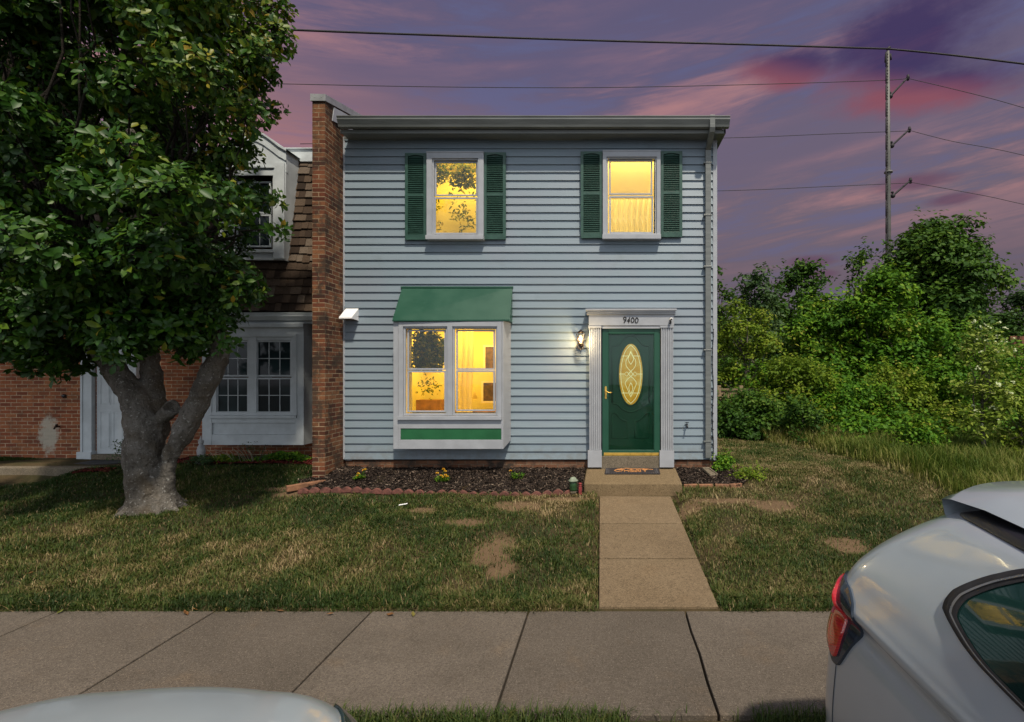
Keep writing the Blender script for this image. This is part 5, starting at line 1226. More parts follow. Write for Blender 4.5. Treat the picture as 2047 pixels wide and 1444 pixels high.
blades('grass', 520000, -11.5, 5.4, 4.385, 8.9, lawn_h, GM, lawn_ok, 51, lean=.95, tintf=lawn_t, dpow=1.25)
blades('grass', 110000, 1.8, 5.2, 8.0, 12.6, lawn_h, GM, lawn_ok, 52, lean=.8, tintf=lawn_t)
# turf overhanging the sidewalk edge, strip by the kerb
strip_ok = lambda x, d: ~((x > X(1255, 3.06)) & (x < X(1508, 3.06)) & (_r.random(x.shape) > .02))
def m_strip(): pass
mb = MB(); mb.box(-14, 14, Y(2.47), Y(3.06), -.3, -.03); o = mb.build('verge', ground.data.materials[0]); tag(o, kind='structure')
blades('verge_grass', 30000, -3.0, 2.2, 2.5, 3.09, lambda x, d, r: r.uniform(.05, .115, x.shape), GM, strip_ok, 53, wid=.0035, lean=.7, tintf=lambda x, d, r: np.clip(r.normal(.24, .16, x.shape), 0, 1), z0=lambda x, d: np.full(x.shape, -.03))
# neighbour's bit of grass against the brick
blades('grass', 22000, -13, X(125, 9.3), 9.02, 9.33, lambda x, d, r: r.uniform(.03, .10, x.shape)*np.clip((-9.9-x)/1.5+.25, .25, 1), GM, lambda x, d: d > 9.03+np.clip((x+11.0)/1.3, 0, 1)*.28, 54, lean=.6, tintf=lambda x, d, r: np.clip(r.normal(.15, .14, x.shape), 0, 1), z0=lambda x, d: np.full(x.shape, .445))
# tall grass right
TG = m_leaf('tall_grass_blade', [(0, (.05, .095, .010)), (.4, (.13, .16, .025)), (.7, (.25, .23, .06)), (1, (.42, .33, .16))], .6, .3, .2)
def tall_ok(x, d):
    e = edge_d(x); k = (d > e+.05*np.sin(x*9)); return k & (fbm(x, d, 1.3, 13, 2) > .30)
def tall_t(x, d, r):
    e = d-edge_d(x); return np.clip(.34+.42*np.exp(-e/.55)+.7*(fbm(x, d, 1.0, 15, 2)-.5)+r.normal(0, .17, x.shape), 0, 1)
blades('tall_grass', 120000, 3.5, 13.0, 6.0, 13.5, lambda x, d, r: r.uniform(.12, .42, x.shape)*np.clip(.35+(d-edge_d(x))/.9, .35, 1)*(.6+.8*fbm(x, d, 1.6, 23, 2)), TG, tall_ok, 55, wid=.0042, lean=.55, tintf=tall_t)

# ---------------------------------------------------------------- small plants
def rosette(mb, c, n, L, w, rr, lift=.6, tint=None):
    for i in range(n):
        a = rr.uniform(0, 6.28); l = L*rr.uniform(.6, 1.2); e = lift*rr.uniform(.5, 1.4); dx, dy = math.cos(a), math.sin(a); t = rr.random() if tint is None else tint
        b = Vector(c)+Vector((dx, dy, 0))*.01; m_ = b+Vector((dx*l*.5, dy*l*.5, l*e)); e_ = b+Vector((dx*l, dy*l, l*e*.8)); s = Vector((-dy, dx, 0))*w
        mb.add([b-s*.3, b+s*.3, m_+s, m_-s, e_], [(0,1,2,3), (3,2,4)], t)
yl = M('marigold_petal'); yl.set(yl.cramp(yl.tint(), [(0, (.50, .16, .008)), (.5, (.62, .34, .012)), (1, (.72, .50, .03))]), .6)
for i, (px, py, d, lab, fl_, sc_f) in enumerate((
        (723, 945, 7.85, 'marigold plant with two yellow flowers in the mulch beside the brick pillar', [(-.045, .09), (.06, .15), (.035, .14), (-.05, .055)], 1.0),
        (884, 942, 7.75, 'marigold plant with orange yellow flowers in the mulch under the bay window', [(.02, .20), (.055, .11), (-.01, .10), (-.07, .14), (.08, .09), (.03, .075), (.05, .17)], 1.1),
        (1034, 941, 7.9, 'low green marigold plant with one bud in the mulch, nearest to the door', [(-.10, .12)], 1.0))):
    rr = random.Random(60+i); x_, z_ = X(px, d), float(zb(X(px, d), d))
    T = empty('marigold', lab, 'flower', (x_, Y(d), z_), 'marigolds in the mulch bed')
    mb = MB(); 
    for k in range(9): rosette(mb, (x_+rr.uniform(-.08, .08), Y(d)+rr.uniform(-.05, .05), z_+rr.uniform(0, .05)), 9, .06*sc_f, .008, rr, .7)
    for fx, fz in fl_: mb.tube([(x_, Y(d), z_), (x_+fx, Y(d)-.01, z_+fz)], .003, 4, .4)
    mb.build('foliage', LM_mid, T)
    for fx, fz in fl_:
        mb = MB(); c0 = Vector((x_+fx, Y(d)-.015, z_+fz))
        for q in range(26):
            u = Vector((rr.gauss(0, 1), rr.gauss(0, 1)-.5, abs(rr.gauss(0, 1)))).normalized(); s = u.orthogonal().normalized()*.009; p = c0+u*.016*sc_f
            mb.add([c0+u*.006, p-s, p+u*.008, p+s], [(0,1,2,3)], rr.random())
        mb.build('flower', yl.m, T)
# neighbour's bed plants
def leafy(name, label, cat, px0, px1, py0, d, h, mat, seed, n=900, leaf=.045, grp=None):
    r = np.random.default_rng(seed); x0_, x1_ = X(px0, d), X(px1, d); T = empty(name, label, cat, ((x0_+x1_)/2, Y(d), g1((x0_+x1_)/2, d)), grp)
    x_ = r.uniform(x0_, x1_, n); u = (x_-x0_)/(x1_-x0_); hh = h*np.sin(np.pi*np.clip(u, .05, .95))**.6*(.6+.6*vnoise(x_, x_*0, 9, seed))
    c = np.stack([x_, Y(d)+r.normal(0, .07, n), gz(x_, np.full(n, d))+.04+hh*r.random(n)**.6], -1)
    leafcloud('foliage', c, np.tile([0, -.4, .8], (n, 1)), r.uniform(.7, 1.3, n)*leaf, mat, np.clip(r.normal(.5, .25, n), 0, 1), T, .5, r=r)
    rr = random.Random(seed)
    for i in range(8): a = rr.uniform(x0_, x1_); mb = MB(); mb.tube([((x0_+x1_)/2+(a-(x0_+x1_)/2)*.4, Y(d), g1(a, d)), (a, Y(d), g1(a, d)+h*.8)], .004, 4); mb.build('stem', BK, T)
    return T
G3 = "plants in the red mulch under the neighbour's bay window"
leafy('leafy_plant', "bright green low plant in the red mulch, left below the neighbour's bay window", 'plant', 415, 480, 910, 8.8, .13, LM_yellow, 71, 900, .05, G3)
leafy('leafy_plant', 'low dark green plant spreading in red mulch up to the brick pillar', 'plant', 500, 618, 905, 8.85, .16, LM_mid, 72, 1500, .05, G3)
leafy('leafy_plant', 'pale leafy plant around the small white statue', 'plant', 380, 425, 900, 8.65, .2, LM_grey, 73, 700, .035, G3)
leafy('leafy_plant', "thin twiggy shrub standing in front of the neighbour's lower bay panel", 'plant', 470, 540, 870, 8.75, .42, LM_grey, 74, 260, .03, G3)
leafy('leafy_plant', 'small plant at the left foot of the big trunk near the white door', 'plant', 228, 262, 900, 8.9, .45, LM_grey, 75, 300, .04)
T = empty('ornamental_grass', "thin arching grass stems under the neighbour's bay window", 'plant', (X(450, 8.8), Y(8.8), .48), G3); mb = MB(); rr = random.Random(9)
for i in range(14):
    a = X(rr.uniform(425, 520), 8.75); b = a-rr.uniform(.05, .35); z_ = .5; mb.tube([(a, Y(8.72), z_+.02), ((a+b)/2, Y(8.70), z_+.17), (b, Y(8.68), z_+rr.uniform(.15, .3))], .0035, 4)
mb.build('stem', simple('straw', (.30, .27, .19), .8), T)

# ================================================================ THE BIG TREE IN FRONT
TD = 6.8
tree = empty('magnolia_tree', 'big leafy tree with thick grey trunk splitting into three stems, before the brick house', 'tree', (X(300, TD), Y(TD), g1(X(300, TD), TD)))
mb = MB()
def S(px, py, dd_=0.0): return Vector(at(px, py, TD+dd_))
def stem(pts, rad, n=18):
    P = curve3([S(*p) for p in pts], 7); rr_ = np.interp(np.linspace(0, 1, len(P)), np.linspace(0, 1, len(rad)), rad); mb.tube(P, list(rr_), n)
def curve3(P, k):
    out = []; Q = [P[0]]+P+[P[-1]]
    for i in range(1, len(Q)-2):
        for j in range(k):
            t = j/k; p0, p1, p2, p3 = Q[i-1], Q[i], Q[i+1], Q[i+2]
            out.append(.5*((2*p1)+(-p0+p2)*t+(2*p0-5*p1+4*p2-p3)*t*t+(-p0+3*p1-3*p2+p3)*t**3))
    out.append(P[-1]); return out
k_ = TD/F
stem([(297, 1035), (297, 1000), (292, 950), (287, 900), (285, 850), (268, 795), (235, 748), (205, 700), (170, 640), (120, 560), (60, 470)], [48*k_, 36*k_, 33*k_, 34*k_, 29*k_, 23*k_, 21*k_, 19*k_, 16*k_, 12*k_, 8*k_])
stem([(300, 960, .05), (308, 900, .10), (318, 850, .14), (310, 790, .16), (301, 740, .2), (299, 690, .25), (290, 600, .35), (300, 480, .5), (330, 330, .6)], [18*k_, 16*k_, 15*k_, 17*k_, 17*k_, 16*k_, 16*k_, 13*k_, 8*k_])
stem([(336, 1010, .02), (334, 960, .0), (340, 915, -.02), (366, 865, -.03), (395, 805, -.04), (420, 750, -.05), (440, 700, -.06), (425, 640, -.08), (390, 560, -.15), (350, 470, -.2), (310, 380, -.3), (260, 260, -.4)], [18*k_, 13*k_, 14*k_, 19*k_, 19*k_, 19*k_, 18*k_, 17*k_, 14*k_, 12*k_, 10*k_, 7*k_])
stem([(320, 855, .06), (322, 842, 0.02), (332, 828, -.03), (340, 818, -.06)], [13*k_, 14*k_, 14*k_, 13*k_], 14)
for a in range(9):
    an = math.pi*2*a/9+.3; L = random.uniform(.28, .42)
    b0 = S(297+(28 if math.cos(an) > 0 else -6), 985); e0 = Vector((b0.x+math.cos(an)*L, b0.y+math.sin(an)*L, 0)); e0.z = g1(e0.x, e0.y+DC)-.03
    mb.tube([b0, b0.lerp(e0, .45)+Vector((0, 0, -.06)), e0], [.13, .075, .02], 8)
tr = mb.build('trunk', BK2, tree)
rmod = tr.modifiers.new('remesh', 'REMESH'); rmod.mode = 'VOXEL'; rmod.voxel_size = .016; rmod.use_smooth_shade = True
smo = tr.modifiers.new('smooth', 'SMOOTH'); smo.iterations = 5
tx = bpy.data.textures.new('bark_noise', 'CLOUDS'); tx.noise_scale = .16; tx.noise_depth = 3
dsp = tr.modifiers.new('displace', 'DISPLACE'); dsp.texture = tx; dsp.texture_coords = 'LOCAL'; dsp.strength = .075; dsp.mid_level = .5
# pruned stub: hollow rim
mb = MB(); c0 = S(343, 815, -.07); ax = Vector((.62, -.55, .35)).normalized(); u_ = ax.orthogonal().normalized(); v_ = ax.cross(u_)
P = []
for k in range(19):
    a = 2*math.pi*k/18; w_ = 1+.10*math.sin(3*a); P.append([c0+(u_*math.cos(a)+v_*math.sin(a))*rr_*w_+ax*h_ for rr_, h_ in ((.088, -.10), (.098, -.02), (.096, .015), (.080, .018), (.062, -.02), (.03, -.055), (.001, -.06))])
mb.grid(P); mb.build('pruned_stub', BK2, tree)
# branches and crown
blobs = []; rr = np.random.default_rng(77)
edge_b = [(535, 20, .33), (548, 75, .28), (505, 110, .35), (520, 150, .2), (465, 160, .38), (440, 55, .5), (545, 225, .16), (490, 235, .28), (450, 290, .38), (490, 310, .20), (510, 395, .22), (550, 400, .12), (555, 455, .13), (470, 400, .32), (505, 470, .16), (455, 495, .30), (430, 395, .42),
          (480, 560, .22), (512, 580, .14), (470, 585, .30), (440, 545, .42), (440, 640, .26), (400, 620, .42), (455, 690, .12), (355, 660, .36), (310, 640, .40), (250, 660, .42), (200, 630, .45), (235, 700, .18), (380, 700, .14), (120, 620, .5), (60, 640, .45), (150, 700, .20), (20, 690, .30), (90, 715, .14), (35, 570, .5), (60, 735, .12), (120, 742, .10), (150, 728, .12), (215, 728, .12), (95, 700, .2)]
for (px, py, r_) in edge_b: d = TD+rr.uniform(-.9, .35); blobs.append((*at(px, py, d), r_*.92, r_*.80))
for px in range(-330, 460, 82):
    for py in range(-520, 640, 84):
        if px > 380 and py > 430: continue
        if py > 560 and px > 300: continue
        if rr.random() < .10: continue
        d = TD+rr.uniform(-1.9, 1.1); jx, jy = px+rr.uniform(-30, 30), py+rr.uniform(-30, 30); r_ = rr.uniform(.30, .52)
        blobs.append((*at(jx, jy, d), r_, r_*.8))
c_l, n_l, s_l, t_l = [], [], [], []; tw = MB()
rdm = random.Random(8)
cen = np.array(at(230, 300, TD))
for (x, y, z, rx, rz) in blobs:
    k = int(150*rx*rz/.16*1.5)+8
    u = sphere_pts(k, rr); u[:, 2] = u[:, 2]*.9; p = np.array([x, y, z])+u*(rr.uniform(.45, 1.05, k)[:, None])*np.array([rx, rx, rz])
    yel = 0.0
    # upper right crown leaves tinted paler and yellower to paint sunlight on them
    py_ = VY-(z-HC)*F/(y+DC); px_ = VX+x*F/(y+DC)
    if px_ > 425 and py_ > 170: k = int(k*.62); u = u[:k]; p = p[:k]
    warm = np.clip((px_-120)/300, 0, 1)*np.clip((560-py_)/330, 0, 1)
    for q in range(k):
        m = rdm.choice((3, 4, 5, 6)); p[q] += rr.normal(0, .03, 3); ax = u[q]*.8+np.array([0, -.05, .35]); ax /= np.linalg.norm(ax)
        e1 = np.cross(ax, [.3, .2, .9]); e1 /= np.linalg.norm(e1)+1e-9; e2 = np.cross(ax, e1); L = rr.uniform(.078, .145)*(.85 if px_ > 380 else 1.0)
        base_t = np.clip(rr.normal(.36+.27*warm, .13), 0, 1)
        for j in range(m):
            a = 2*math.pi*j/m+rr.uniform(-.9, .9); rad = e1*math.cos(a)+e2*math.sin(a)
            t_ = rad*.85+ax*rr.uniform(.15, .7)+np.array([0, 0, -.12]); t_ /= np.linalg.norm(t_)
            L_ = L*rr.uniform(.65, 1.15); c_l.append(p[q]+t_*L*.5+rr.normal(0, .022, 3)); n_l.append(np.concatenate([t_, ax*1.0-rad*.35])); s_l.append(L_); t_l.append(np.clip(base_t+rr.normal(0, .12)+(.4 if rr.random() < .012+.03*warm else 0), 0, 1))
        if q % 5 == 0: tw.tube([(x, y, z), tuple(p[q])], [.008, .003], 4, cap=False)
c_l = np.array(c_l); n_l = np.array(n_l); s_l = np.array(s_l)[:, None]; t_l = np.array(t_l)
t_ = n_l[:, :3]; nn = n_l[:, 3:]+rr.normal(0, .42, (len(c_l), 3)); nn -= t_*(nn*t_).sum(1)[:, None]; nn /= np.linalg.norm(nn, axis=1)[:, None]; b_ = np.cross(nn, t_); w_ = s_l*.24
Lf = lambda u, v, h: c_l+t_*s_l*(u-.5)+b_*w_*v+nn*s_l*h
Vv = np.stack([Lf(0, 0, 0), Lf(.30, -.75, .06), Lf(.68, -.95, .05), Lf(1, 0, -.10), Lf(.68, .95, .05), Lf(.30, .75, .06), Lf(.5, 0, .015)], 1).reshape(-1, 3)
base = np.arange(len(c_l))[:, None]*7; trs = [(0, 6, 1), (1, 6, 2), (2, 6, 3), (0, 5, 6), (5, 4, 6), (4, 3, 6)]
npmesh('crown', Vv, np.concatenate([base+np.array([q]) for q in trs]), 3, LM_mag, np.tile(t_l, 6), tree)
print('magnolia leaves', len(c_l))
br = MB()
for (x, y, z, rx, rz) in blobs:
    tgt = Vector((x, y, z)); px_ = VX+x*F/(y+DC)
    if px_ < 200: s = S(rdm.uniform(90, 200), rdm.uniform(520, 690))
    elif px_ > 360: s = S(rdm.uniform(340, 410), rdm.uniform(440, 600), -.15)
    else: s = S(rdm.uniform(290, 320), rdm.uniform(380, 600), .4)
    limb(br, s, tgt, .024, .005, 5, .07, rdm, 6)
br.v and br.build('branch', BK3, tree); tw.build('twig', BK3, tree)
# fallen leaves at the lawn edge
lf = MB(); rr2 = random.Random(4)
for (px, py) in ((10, 1205), (372, 1226), (660, 1228), (780, 1229), (826, 1229), (1212, 1190), (390, 1219), (455, 1218), (560, 1222), (1206, 1196), (120, 1224), (60, 1160), (285, 1195)):
    d = HC*F/(py-VY)*.995; x, y, z = at(px, py, d); z = max(.004, g1(x, d))+.006; a = rr2.uniform(0, 6.3); L = rr2.uniform(.025, .05)
    u = Vector((math.cos(a), math.sin(a), rr2.uniform(-.1, .3)))*L; v = Vector((-math.sin(a), math.cos(a), rr2.uniform(-.1, .4)))*L*.4; c0 = Vector((x, y, z+.008))
    lf.add([c0-u, c0+v, c0+u, c0-v, c0+Vector((0,0,-.006))], [(0,4,1), (1,4,2), (2,4,3), (3,4,0)], rr2.random())
lm = M('dead_leaf'); lm.set(lm.cramp(lm.tint(), [(0, (.10, .04, .015)), (.5, (.22, .10, .02)), (1, (.12, .13, .02))]), .7); tag(lf.build('fallen_leaves', lm.m), kind='stuff')

# wooden fence glimpsed beside the house corner
fe = empty('wooden_fence', 'low wooden fence glimpsed behind the shrubs beside the house corner', 'fence', (X(1460, 14), Y(13.4), .4)); fm = simple('fence_wood', (.24, .17, .10), .85, .3, 10, .3)
for px in (1437, 1481, 1525): mb = MB(); x = X(px, 13.4); mb.box(x-.05, x+.05, Y(13.4)-.05, Y(13.4)+.05, .2, Z(771, 13.4)); mb.build('post', fm, fe, bevel=.01)
mb = MB()
for i in range(14): mb.box(X(1425, 13.4)+i*.10, X(1425, 13.4)+i*.10+.09, Y(13.4)+.055, Y(13.4)+.07, .3, Z(777, 13.4))
mb.box(X(1425, 13.4), X(1530, 13.4), Y(13.4)+.02, Y(13.4)+.054, Z(781, 13.4), Z(777, 13.4)); mb.build('boards', fm, fe)
# reddish shed glimpsed at the right edge
sh = empty('garden_shed', 'reddish brown shed wall glimpsed through leaves at the right edge', 'shed', (X(2060, 17), Y(17), .4)); sm_ = simple('shed_red_wood', (.16, .06, .035), .85, .3, 6, .3)
mb = MB()
for i in range(20): mb.box(X(2020, 17)+i*.12, X(2020, 17)+i*.12+.115, Y(17), Y(17)+.03, .3, Z(672, 17)); 
mb.box(X(2020, 17), X(2020, 17)+2.4, Y(17)+.031, Y(17)+2, .3, Z(672, 17)); mb.build('wall', sm_, sh)
mb = MB(); 0 and mb.prism([(X(2012, 17), Y(17)-.2, Z(672, 17)), (X(2012, 17), Y(17)+1, Z(672, 17)+.6), (X(2012, 17), Y(17)+2.2, Z(672, 17))], (2.7, 0, 0))
# ================================================================ CARS
PAINT = m_paint_car()
GLS = M('car_window_glass'); gn = GLS.noise(1.2, 3); GLS.set(GLS.mix(GLS.ramp(gn, .4, .65), (.004, .012, .012), (.012, .040, .036)), .03, spec=.9)
LENS = M('tail_lamp_red'); xx, yy, zz = LENS.sep()
wv = LENS.ramp(LENS.mth('SINE', LENS.mth('MULTIPLY', LENS.mth('ADD', zz, LENS.mth('MULTIPLY', yy, .6)), 900.0)), -1.4, 1.4)
LENS.set(LENS.mix(wv, (.26, .006, .010), (.62, .020, .022)), .08, spec=.7, coat=1.0, coatr=.02)
CHR = simple('grey_seam', (.05, .055, .06), .4, .1, 5)
SILV = simple('satin_trim', (.22, .23, .25), .3, .15, 8, metal=.6)
def interp_rows(tab, z):
    tab = np.array(tab, float); return [np.interp(z, tab[:, 0], tab[:, k]) for k in range(1, tab.shape[1])]
def smooth_tab(tab, n):
    """smooth resampling (Catmull-Rom through the rows)"""
    P = np.array(tab, float); out = []; Q = np.vstack([P[0], P, P[-1]])
    for i in range(1, len(Q)-2):
        for t in np.linspace(0, 1, n, endpoint=False):
            p0, p1, p2, p3 = Q[i-1], Q[i], Q[i+1], Q[i+2]; out.append(.5*((2*p1)+(-p0+p2)*t+(2*p0-5*p1+4*p2-p3)*t*t+(-p0+3*p1-3*p2+p3)*t**3))
    out.append(P[-1]); return np.array(out)
def make_car(name, label, table, half, length, place, spoiler=True, details=True):
    """table rows: z, side offset from the widest line, rear offset, corner radius, rear taper, front offset. Car space: x = 0 at the centre line,
    y = 0 at the rearmost point and negative towards the front; place(v) maps to the world."""
    T_ = smooth_tab(table, 6); car = empty(name, label, 'car', place((0, -length/2, .0)))
    zr = T_[:, 0]
    def outline_pt(row, s):
        """s: 0 centre of the rear ... metres along the outline to the side and forward (right half, x negative)"""
        z, off, ro, Rr, tp, fo = row; W = half-off; yr = -ro; Rr = min(Rr, W*.95)
        flat = W-Rr-tp; arc = Rr*math.pi/2
        if s < flat: return (-(s), yr-.03*(s/max(flat, .01))**2, z)
        if s < flat+arc:
            a = (s-flat)/Rr; return (-(flat+Rr*math.sin(a)), yr-.03-Rr*(1-math.cos(a)), z)
        q = s-flat-arc; L = length-fo-ro-Rr
        fw = min(q/1.2, 1.0); x = -(W-tp*(1-fw)**1.6)
        if q > L-.55:
            k = min((q-(L-.55))/.55, 1.35); x *= math.cos(min(k, 1.2)*.9)
        return (x, yr-.03-Rr-q, z)
    def P(z, sm, side=-1):
        """sm: metres measured from the start of the side (after the corner); negative runs round the corner to the rear"""
        row = [z]+[float(np.interp(z, zr, T_[:, k])) for k in range(1, 6)]
        W = half-row[1]; Rr = min(row[3], W*.95); flat = W-Rr-row[4]; p = outline_pt(row, max(flat+Rr*math.pi/2+sm, 0)); return Vector((p[0]*(-side), p[1], p[2]))
    def N(z, sm, side=-1):
        a = P(z+.01, sm, side)-P(z-.01, sm, side); b = P(z, sm+.01, side)-P(z, sm-.01, side); n = a.cross(b)
        if n.x*side < 0 and abs(n.x) > abs(n.y): n = -n
        elif abs(n.y) >= abs(n.x) and n.y < 0: n = -n
        return n.normalized()
    # body skin
    mb = MB(); rowsP = []
    tot = [0]*0
    for row in T_:
        W = half-row[1]; Rr = min(row[3], W*.95); flat = max(W-Rr-row[4], .01); L = length-row[5]-row[2]-Rr
        ss = list(np.linspace(0, flat, 7))+list(flat+np.linspace(.02, 1, 11)*Rr*math.pi/2)+list(flat+Rr*math.pi/2+np.linspace(.02, 1, 46)*L)
        right = [outline_pt(tuple(row), s) for s in ss]; left = [(-p[0], p[1], p[2]) for p in right]
        rowsP.append([place(p) for p in right[::-1]]+[place(p) for p in left[1:]])
    rowsP = [r_[::1] for r_ in rowsP]
    mb.grid(rowsP, close=True)
    mb.add([p for p in rowsP[-1]], [tuple(range(len(rowsP[-1])))], smooth=True)
    body = mb.build('body', PAINT, car, recalc=True)
    def ringpatch(poly, side, rings, off, name, mat, par=car, ctr=None, label=None, n=8, lip=0.0):
        """poly: (z, s) corner list, smoothed; rings: radial factors, patch lies `off` outside the skin"""
        pp = closed(poly, n); cz = sum(p[0] for p in pp)/len(pp) if ctr is None else ctr[0]; cs = sum(p[1] for p in pp)/len(pp) if ctr is None else ctr[1]
        mb = MB(); G = []
        for rr_ in rings:
            G.append([place(P(cz+(a-cz)*rr_, cs+(b-cs)*rr_, side)+N(cz+(a-cz)*rr_, cs+(b-cs)*rr_, side)*off) for a, b in pp])
        if lip: G.append([place(P(cz+(a-cz)*rings[-1], cs+(b-cs)*rings[-1], side)-N(cz+(a-cz)*rings[-1], cs+(b-cs)*rings[-1], side)*lip) for a, b in pp])
        mb.grid(G, close=True); o = mb.build(name, mat, par, recalc=True); return o
    def closed(poly, n):
        out = []; m = len(poly)
        for i in range(m):
            p0, p1, p2, p3 = poly[i-1], poly[i], poly[(i+1) % m], poly[(i+2) % m]
            for j in range(n):
                t = j/n; w = .55
                out.append(tuple((1-w)*(p1[c]+(p2[c]-p1[c])*t)+w*.5*((2*p1[c])+(-p0[c]+p2[c])*t+(2*p0[c]-5*p1[c]+4*p2[c]-p3[c])*t*t+(-p0[c]+3*p1[c]-3*p2[c]+p3[c])*t**3) for c in (0, 1)))
        return out
    return dict(car=car, P=P, N=N, patch=ringpatch, place=place, closed=closed, T=T_)
ROAD = -.135
CX = 1.94; CREAR = 2.62
def place_a(p): return Vector((CX+p[0], Y(CREAR)+p[1], p[2]))
#       z     side  rear  R    taper front
TAB = [(.05, .10, .10, .20, .00, .20), (.20, .03, .03, .22, .00, .06), (.45, .00, .00, .25, .0, .00), (.70, .005, .00, .27, .00, .02), (.88, .022, .01, .28, .00, .10), (.975, .050, .03, .28, .0, .35),
       (1.035, .012, .06, .27, .00, .62), (1.08, .020, .09, .26, .01, .85), (1.13, .038, .10, .25, .02, 1.15), (1.20, .065, .13, .25, .03, 1.40), (1.30, .115, .20, .24, .06, 1.62),
       (1.40, .175, .29, .24, .10, 1.80), (1.48, .235, .38, .25, .14, 1.98), (1.535, .35, .48, .26, .18, 2.12), (1.57, .47, .56, .26, .16, 2.30), (1.595, .64, .72, .22, .10, 2.5), (1.603, .80, .95, .10, .0, 2.7)]
A = make_car('parked_car', 'white hatchback car with red tail lamp parked at the sidewalk on the right', TAB, .92, 4.30, place_a)
car, P_, N_, patch = A['car'], A['P'], A['N'], A['patch']
for side in (-1, 1):
    # side glass with rubber seal and trim (z, s) - s in metres forward from the rear corner
    win = [(1.225, .62), (1.265, .47), (1.32, .42), (1.40, .425), (1.470, .47), (1.482, .75), (1.478, 1.6), (1.43, 2.3), (1.2, 2.75), (1.165, 1.7), (1.185, 1.0), (1.205, .74)]
    ct = (1.32, 1.2)
    patch(win, side, [.02, .25, .5, .75, .93], .010, 'side_window', GLS.m, ctr=ct)
    patch(win, side, [.925, .94, .985, 1.02], .014, 'window_seal', MAT['rubber'], ctr=ct, lip=.02)
    patch(win, side, [.952, .96, .966], .019, 'window_trim', SILV, ctr=ct)
    # tail lamp wrapping the corner
    lamp = [(1.12, -.20), (1.115, -.01), (1.05, .11), (.96, .15), (.85, .10), (.765, .05), (.755, -.01), (.83, -.13), (.92, -.25), (1.03, -.34)]
    ct = (.95, -.08)
    patch(lamp, side, [.02, .5, .8, .97, 1.0], .010, 'lamp_housing', simple('lamp_black', (.02, .03, .045), .08, .4, 4) if side < 0 else bpy.data.materials['lamp_black'], ctr=ct, lip=.02)
    lens = [(1.09, -.24), (1.075, -.11), (1.0, .01), (.91, .045), (.83, .04), (.785, .015), (.84, -.12), (.92, -.24), (1.03, -.33)]
    patch(lens, side, [.02, .5, .85, .97, 1.0], .022, 'tail_lamp', LENS.m, ctr=(.94, -.12), lip=.012)
    bar = [(1.0, -.20), (.985, -.165), (.93, -.105), (.925, -.125)]
    patch(bar, side, [.02, .9, 1.0], .027, 'lamp_bar', simple('lamp_pink', (.42, .10, .11), .2) if side < 0 else bpy.data.materials['lamp_pink'], lip=.006)
    # roof side strip (black) and seams
    mb = MB(); pl = A['place']
    G = [[pl(P_(z, s, side)+N_(z, s, side)*o) for (z, o) in ((zc_-w_, .003), (zc_-w_*.9, .012), (zc_+w_*.9, .012), (zc_+w_, .003))] for s, zc_, w_ in [(s, 1.503, .020) for s in np.linspace(-.12, 2.0, 40)]]
    mb.grid(G); mb.build('roof_strip', MAT['dark'], car, recalc=True)
    mb = MB()
    mb.tube([pl(P_(z, .02+(.75-z)*.02, side)+N_(z, .02, side)*.001) for z in np.linspace(.755, .12, 24)], .0028, 5)
    mb.build('panel_seam', CHR, car)
    mb = MB(); mb.tube([pl(P_(z, s, side)+N_(z, s, side)*.001) for z, s in [(1.12, .98), (1.0, .93), (.85, .86), (.7, .80), (.5, .82), (.3, .95)]], .004, 5); mb.build('door_seam', CHR, car)
    # wheels
    for yw in (.78, 3.42):
        s_ = side; xw = pl((s_*.90 if side > 0 else -.90, -yw, 0)).x; yv = pl((0, -yw, 0)).y; zc_ = ROAD+.33
        mb = MB(); n = 28; prf = [(.20, 0), (.27, .0), (.315, .02), (.33, .05), (.33, .17), (.315, .2), (.2, .2)]
        mb.grid([[Vector((xw-s_*h+s_*.03, yv+r_*math.cos(2*math.pi*k/n), zc_+r_*math.sin(2*math.pi*k/n))) for r_, h in prf] for k in range(n+1)])
        wh = mb.build('wheel', MAT['rubber'], car, recalc=True)
        mb = MB(); mb.grid([[Vector((xw-s_*h+s_*.03, yv+r_*math.cos(2*math.pi*k/n), zc_+r_*math.sin(2*math.pi*k/n))) for r_, h in ((.215, .005), (.20, .04), (.19, .05), (.05, .02), (.001, .02))] for k in range(n+1)]); sub2(mb.build('rim', SILV, recalc=True), wh)
mb = MB(); LET = {'C': [[(.9, .9), (.1, .9), (.1, .1), (.9, .1)]], 'R': [[(.1, 0), (.1, 1), (.8, 1), (.8, .5), (.1, .5)], [(.4, .5), (.9, 0)]], 'E': [[(.9, 1), (.1, 1), (.1, 0), (.9, 0)], [(.1, .5), (.7, .5)]], 'S': [[(.9, 1), (.1, 1), (.1, .5), (.9, .5), (.9, 0), (.1, 0)]]}
for k, ch in enumerate('CRES'):
    for ln_ in LET[ch]: mb.tube([pl(P_(1.492+.022*v, .30+.028*k+.020*u, -1)+N_(1.5, .30+.028*k, -1)*.014) for u, v in ln_], .0011, 4)
mb.build('embossed_letters', SILV, car)
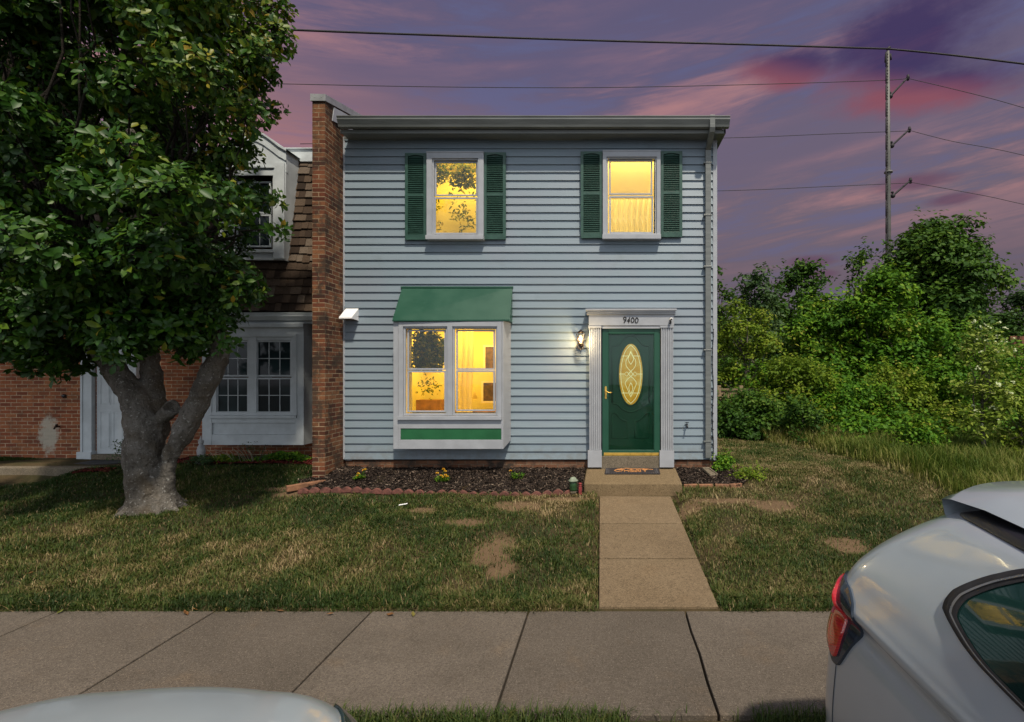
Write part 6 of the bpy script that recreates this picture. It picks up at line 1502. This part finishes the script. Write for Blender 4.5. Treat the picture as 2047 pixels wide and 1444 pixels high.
# spoiler over the rear window
mb = MB(); pl = A['place']; G = []
for x in np.linspace(-1, 1, 29):
    ax = abs(x); w = .52; xx_ = x*w; zt = 1.592-.035*ax**5; y0 = -.40-.06*ax**3; 
    G.append([pl((xx_, -.98, zt+.020-.05*ax**6)), pl((xx_, -.70, zt+.028-.04*ax**6)), pl((xx_, y0-.05, zt+.012-.03*ax**6)), pl((xx_, y0+.01, zt-.03)), pl((xx_, y0-.01, zt-.09)), pl((xx_*.98, y0-.06, zt-.125)), pl((xx_*.95, -.75, zt-.10))])
mb.grid(G); mb.build('spoiler', PAINT, car, recalc=True)
mb = MB(); G = [[pl((x, -.33-.0*abs(x)-.05*(x/.55)**2+.30*(t-.0)*-1*.0-(t*.30), 1.13+t*.36)) for t in np.linspace(0, 1, 6)] for x in np.linspace(-.55, .55, 9)]
G = [[pl((-s+0, 0, 0)) for t in (0, 1)] for s in (0, 1)]
# rear bumper cladding
mb = MB(); G = []
for sgn in (1,):
    for q in np.linspace(-1, 1, 41):
        side = -1 if q < 0 else 1; s = -abs(1-abs(q))*1.1+.25
        G.append([pl(P_(z, s, side)+N_(z, s, side)*o) for z, o in ((.08, -.01), (.10, .016), (.22, .028), (.34, .024), (.37, .004))])
mb.grid(G); mb.build('bumper_cladding', MAT['dark'], car, recalc=True)
# second car, nosed in to the kerb: only its bonnet and one headlamp show at the bottom edge
B_CX, B_NOSE = -1.72, 2.27
def place_b(p): return Vector((B_CX+p[0], Y(B_NOSE)+p[1], p[2]))
TB = [(.02, .12, .14, .40, .0, .2), (.15, .04, .05, .50, .0, .1), (.35, .0, .0, .54, .0, .02), (.52, .0, .0, .55, .0, .02), (.62, .02, .02, .55, .0, .05), (.70, .05, .07, .54, .0, .1), (.755, .09, .15, .50, .0, .15), (.80, .13, .30, .45, .0, .2),
      (.835, .17, .52, .40, .0, .3), (.86, .19, .85, .30, .0, .4), (.89, .20, 1.05, .22, .02, .5), (1.05, .23, 1.32, .22, .05, .7), (1.20, .29, 1.62, .22, .06, .95), (1.30, .36, 1.90, .22, .06, 1.2), (1.34, .52, 2.15, .18, .04, 1.5)]
Bc = make_car('parked_car', 'silver grey car nosed in at the kerb, only its rounded bonnet and dark headlamp showing', TB, .90, 4.4, place_b)
for side in (-1, 1):
    hl = [(.735, -.36), (.735, -.16), (.70, -.04), (.65, -.08), (.635, -.30), (.65, -.50), (.69, -.56)]
    Bc['patch'](hl, side, [.02, .5, .9, 1.0], .010, 'headlamp', MAT['dark_glass'], ctr=(.69, -.28), lip=.02)
    gl2 = [(.93, 1.35), (1.28, 1.78), (1.30, 2.6), (1.0, 3.0), (.93, 2.2)]
    Bc['patch'](gl2, side, [.02, .5, 1.0], .010, 'side_window', GLS.m, lip=.01)
    for yw in (.85, 3.4):
        xw = place_b((side*.88, 0, 0)).x; yv = place_b((0, -yw, 0)).y; zc_ = ROAD+.31; mb = MB(); n = 24
        mb.grid([[Vector((xw-side*h, yv+r_*math.cos(2*math.pi*k/n), zc_+r_*math.sin(2*math.pi*k/n))) for r_, h in ((.001, .02), (.2, .0), (.29, .0), (.31, .04), (.31, .17), (.2, .2))] for k in range(n+1)]); mb.build('wheel', MAT['rubber'], Bc['car'], recalc=True)
mb = MB(); mb.grid([[place_b((x*(.52+.14*(1-t)), -(1.10+.50*t)-.12*x*x, .915+.275*t)) for t in np.linspace(0, 1, 6)] for x in np.linspace(-1, 1, 13)]); mb.build('windscreen', GLS.m, Bc['car'], recalc=True)
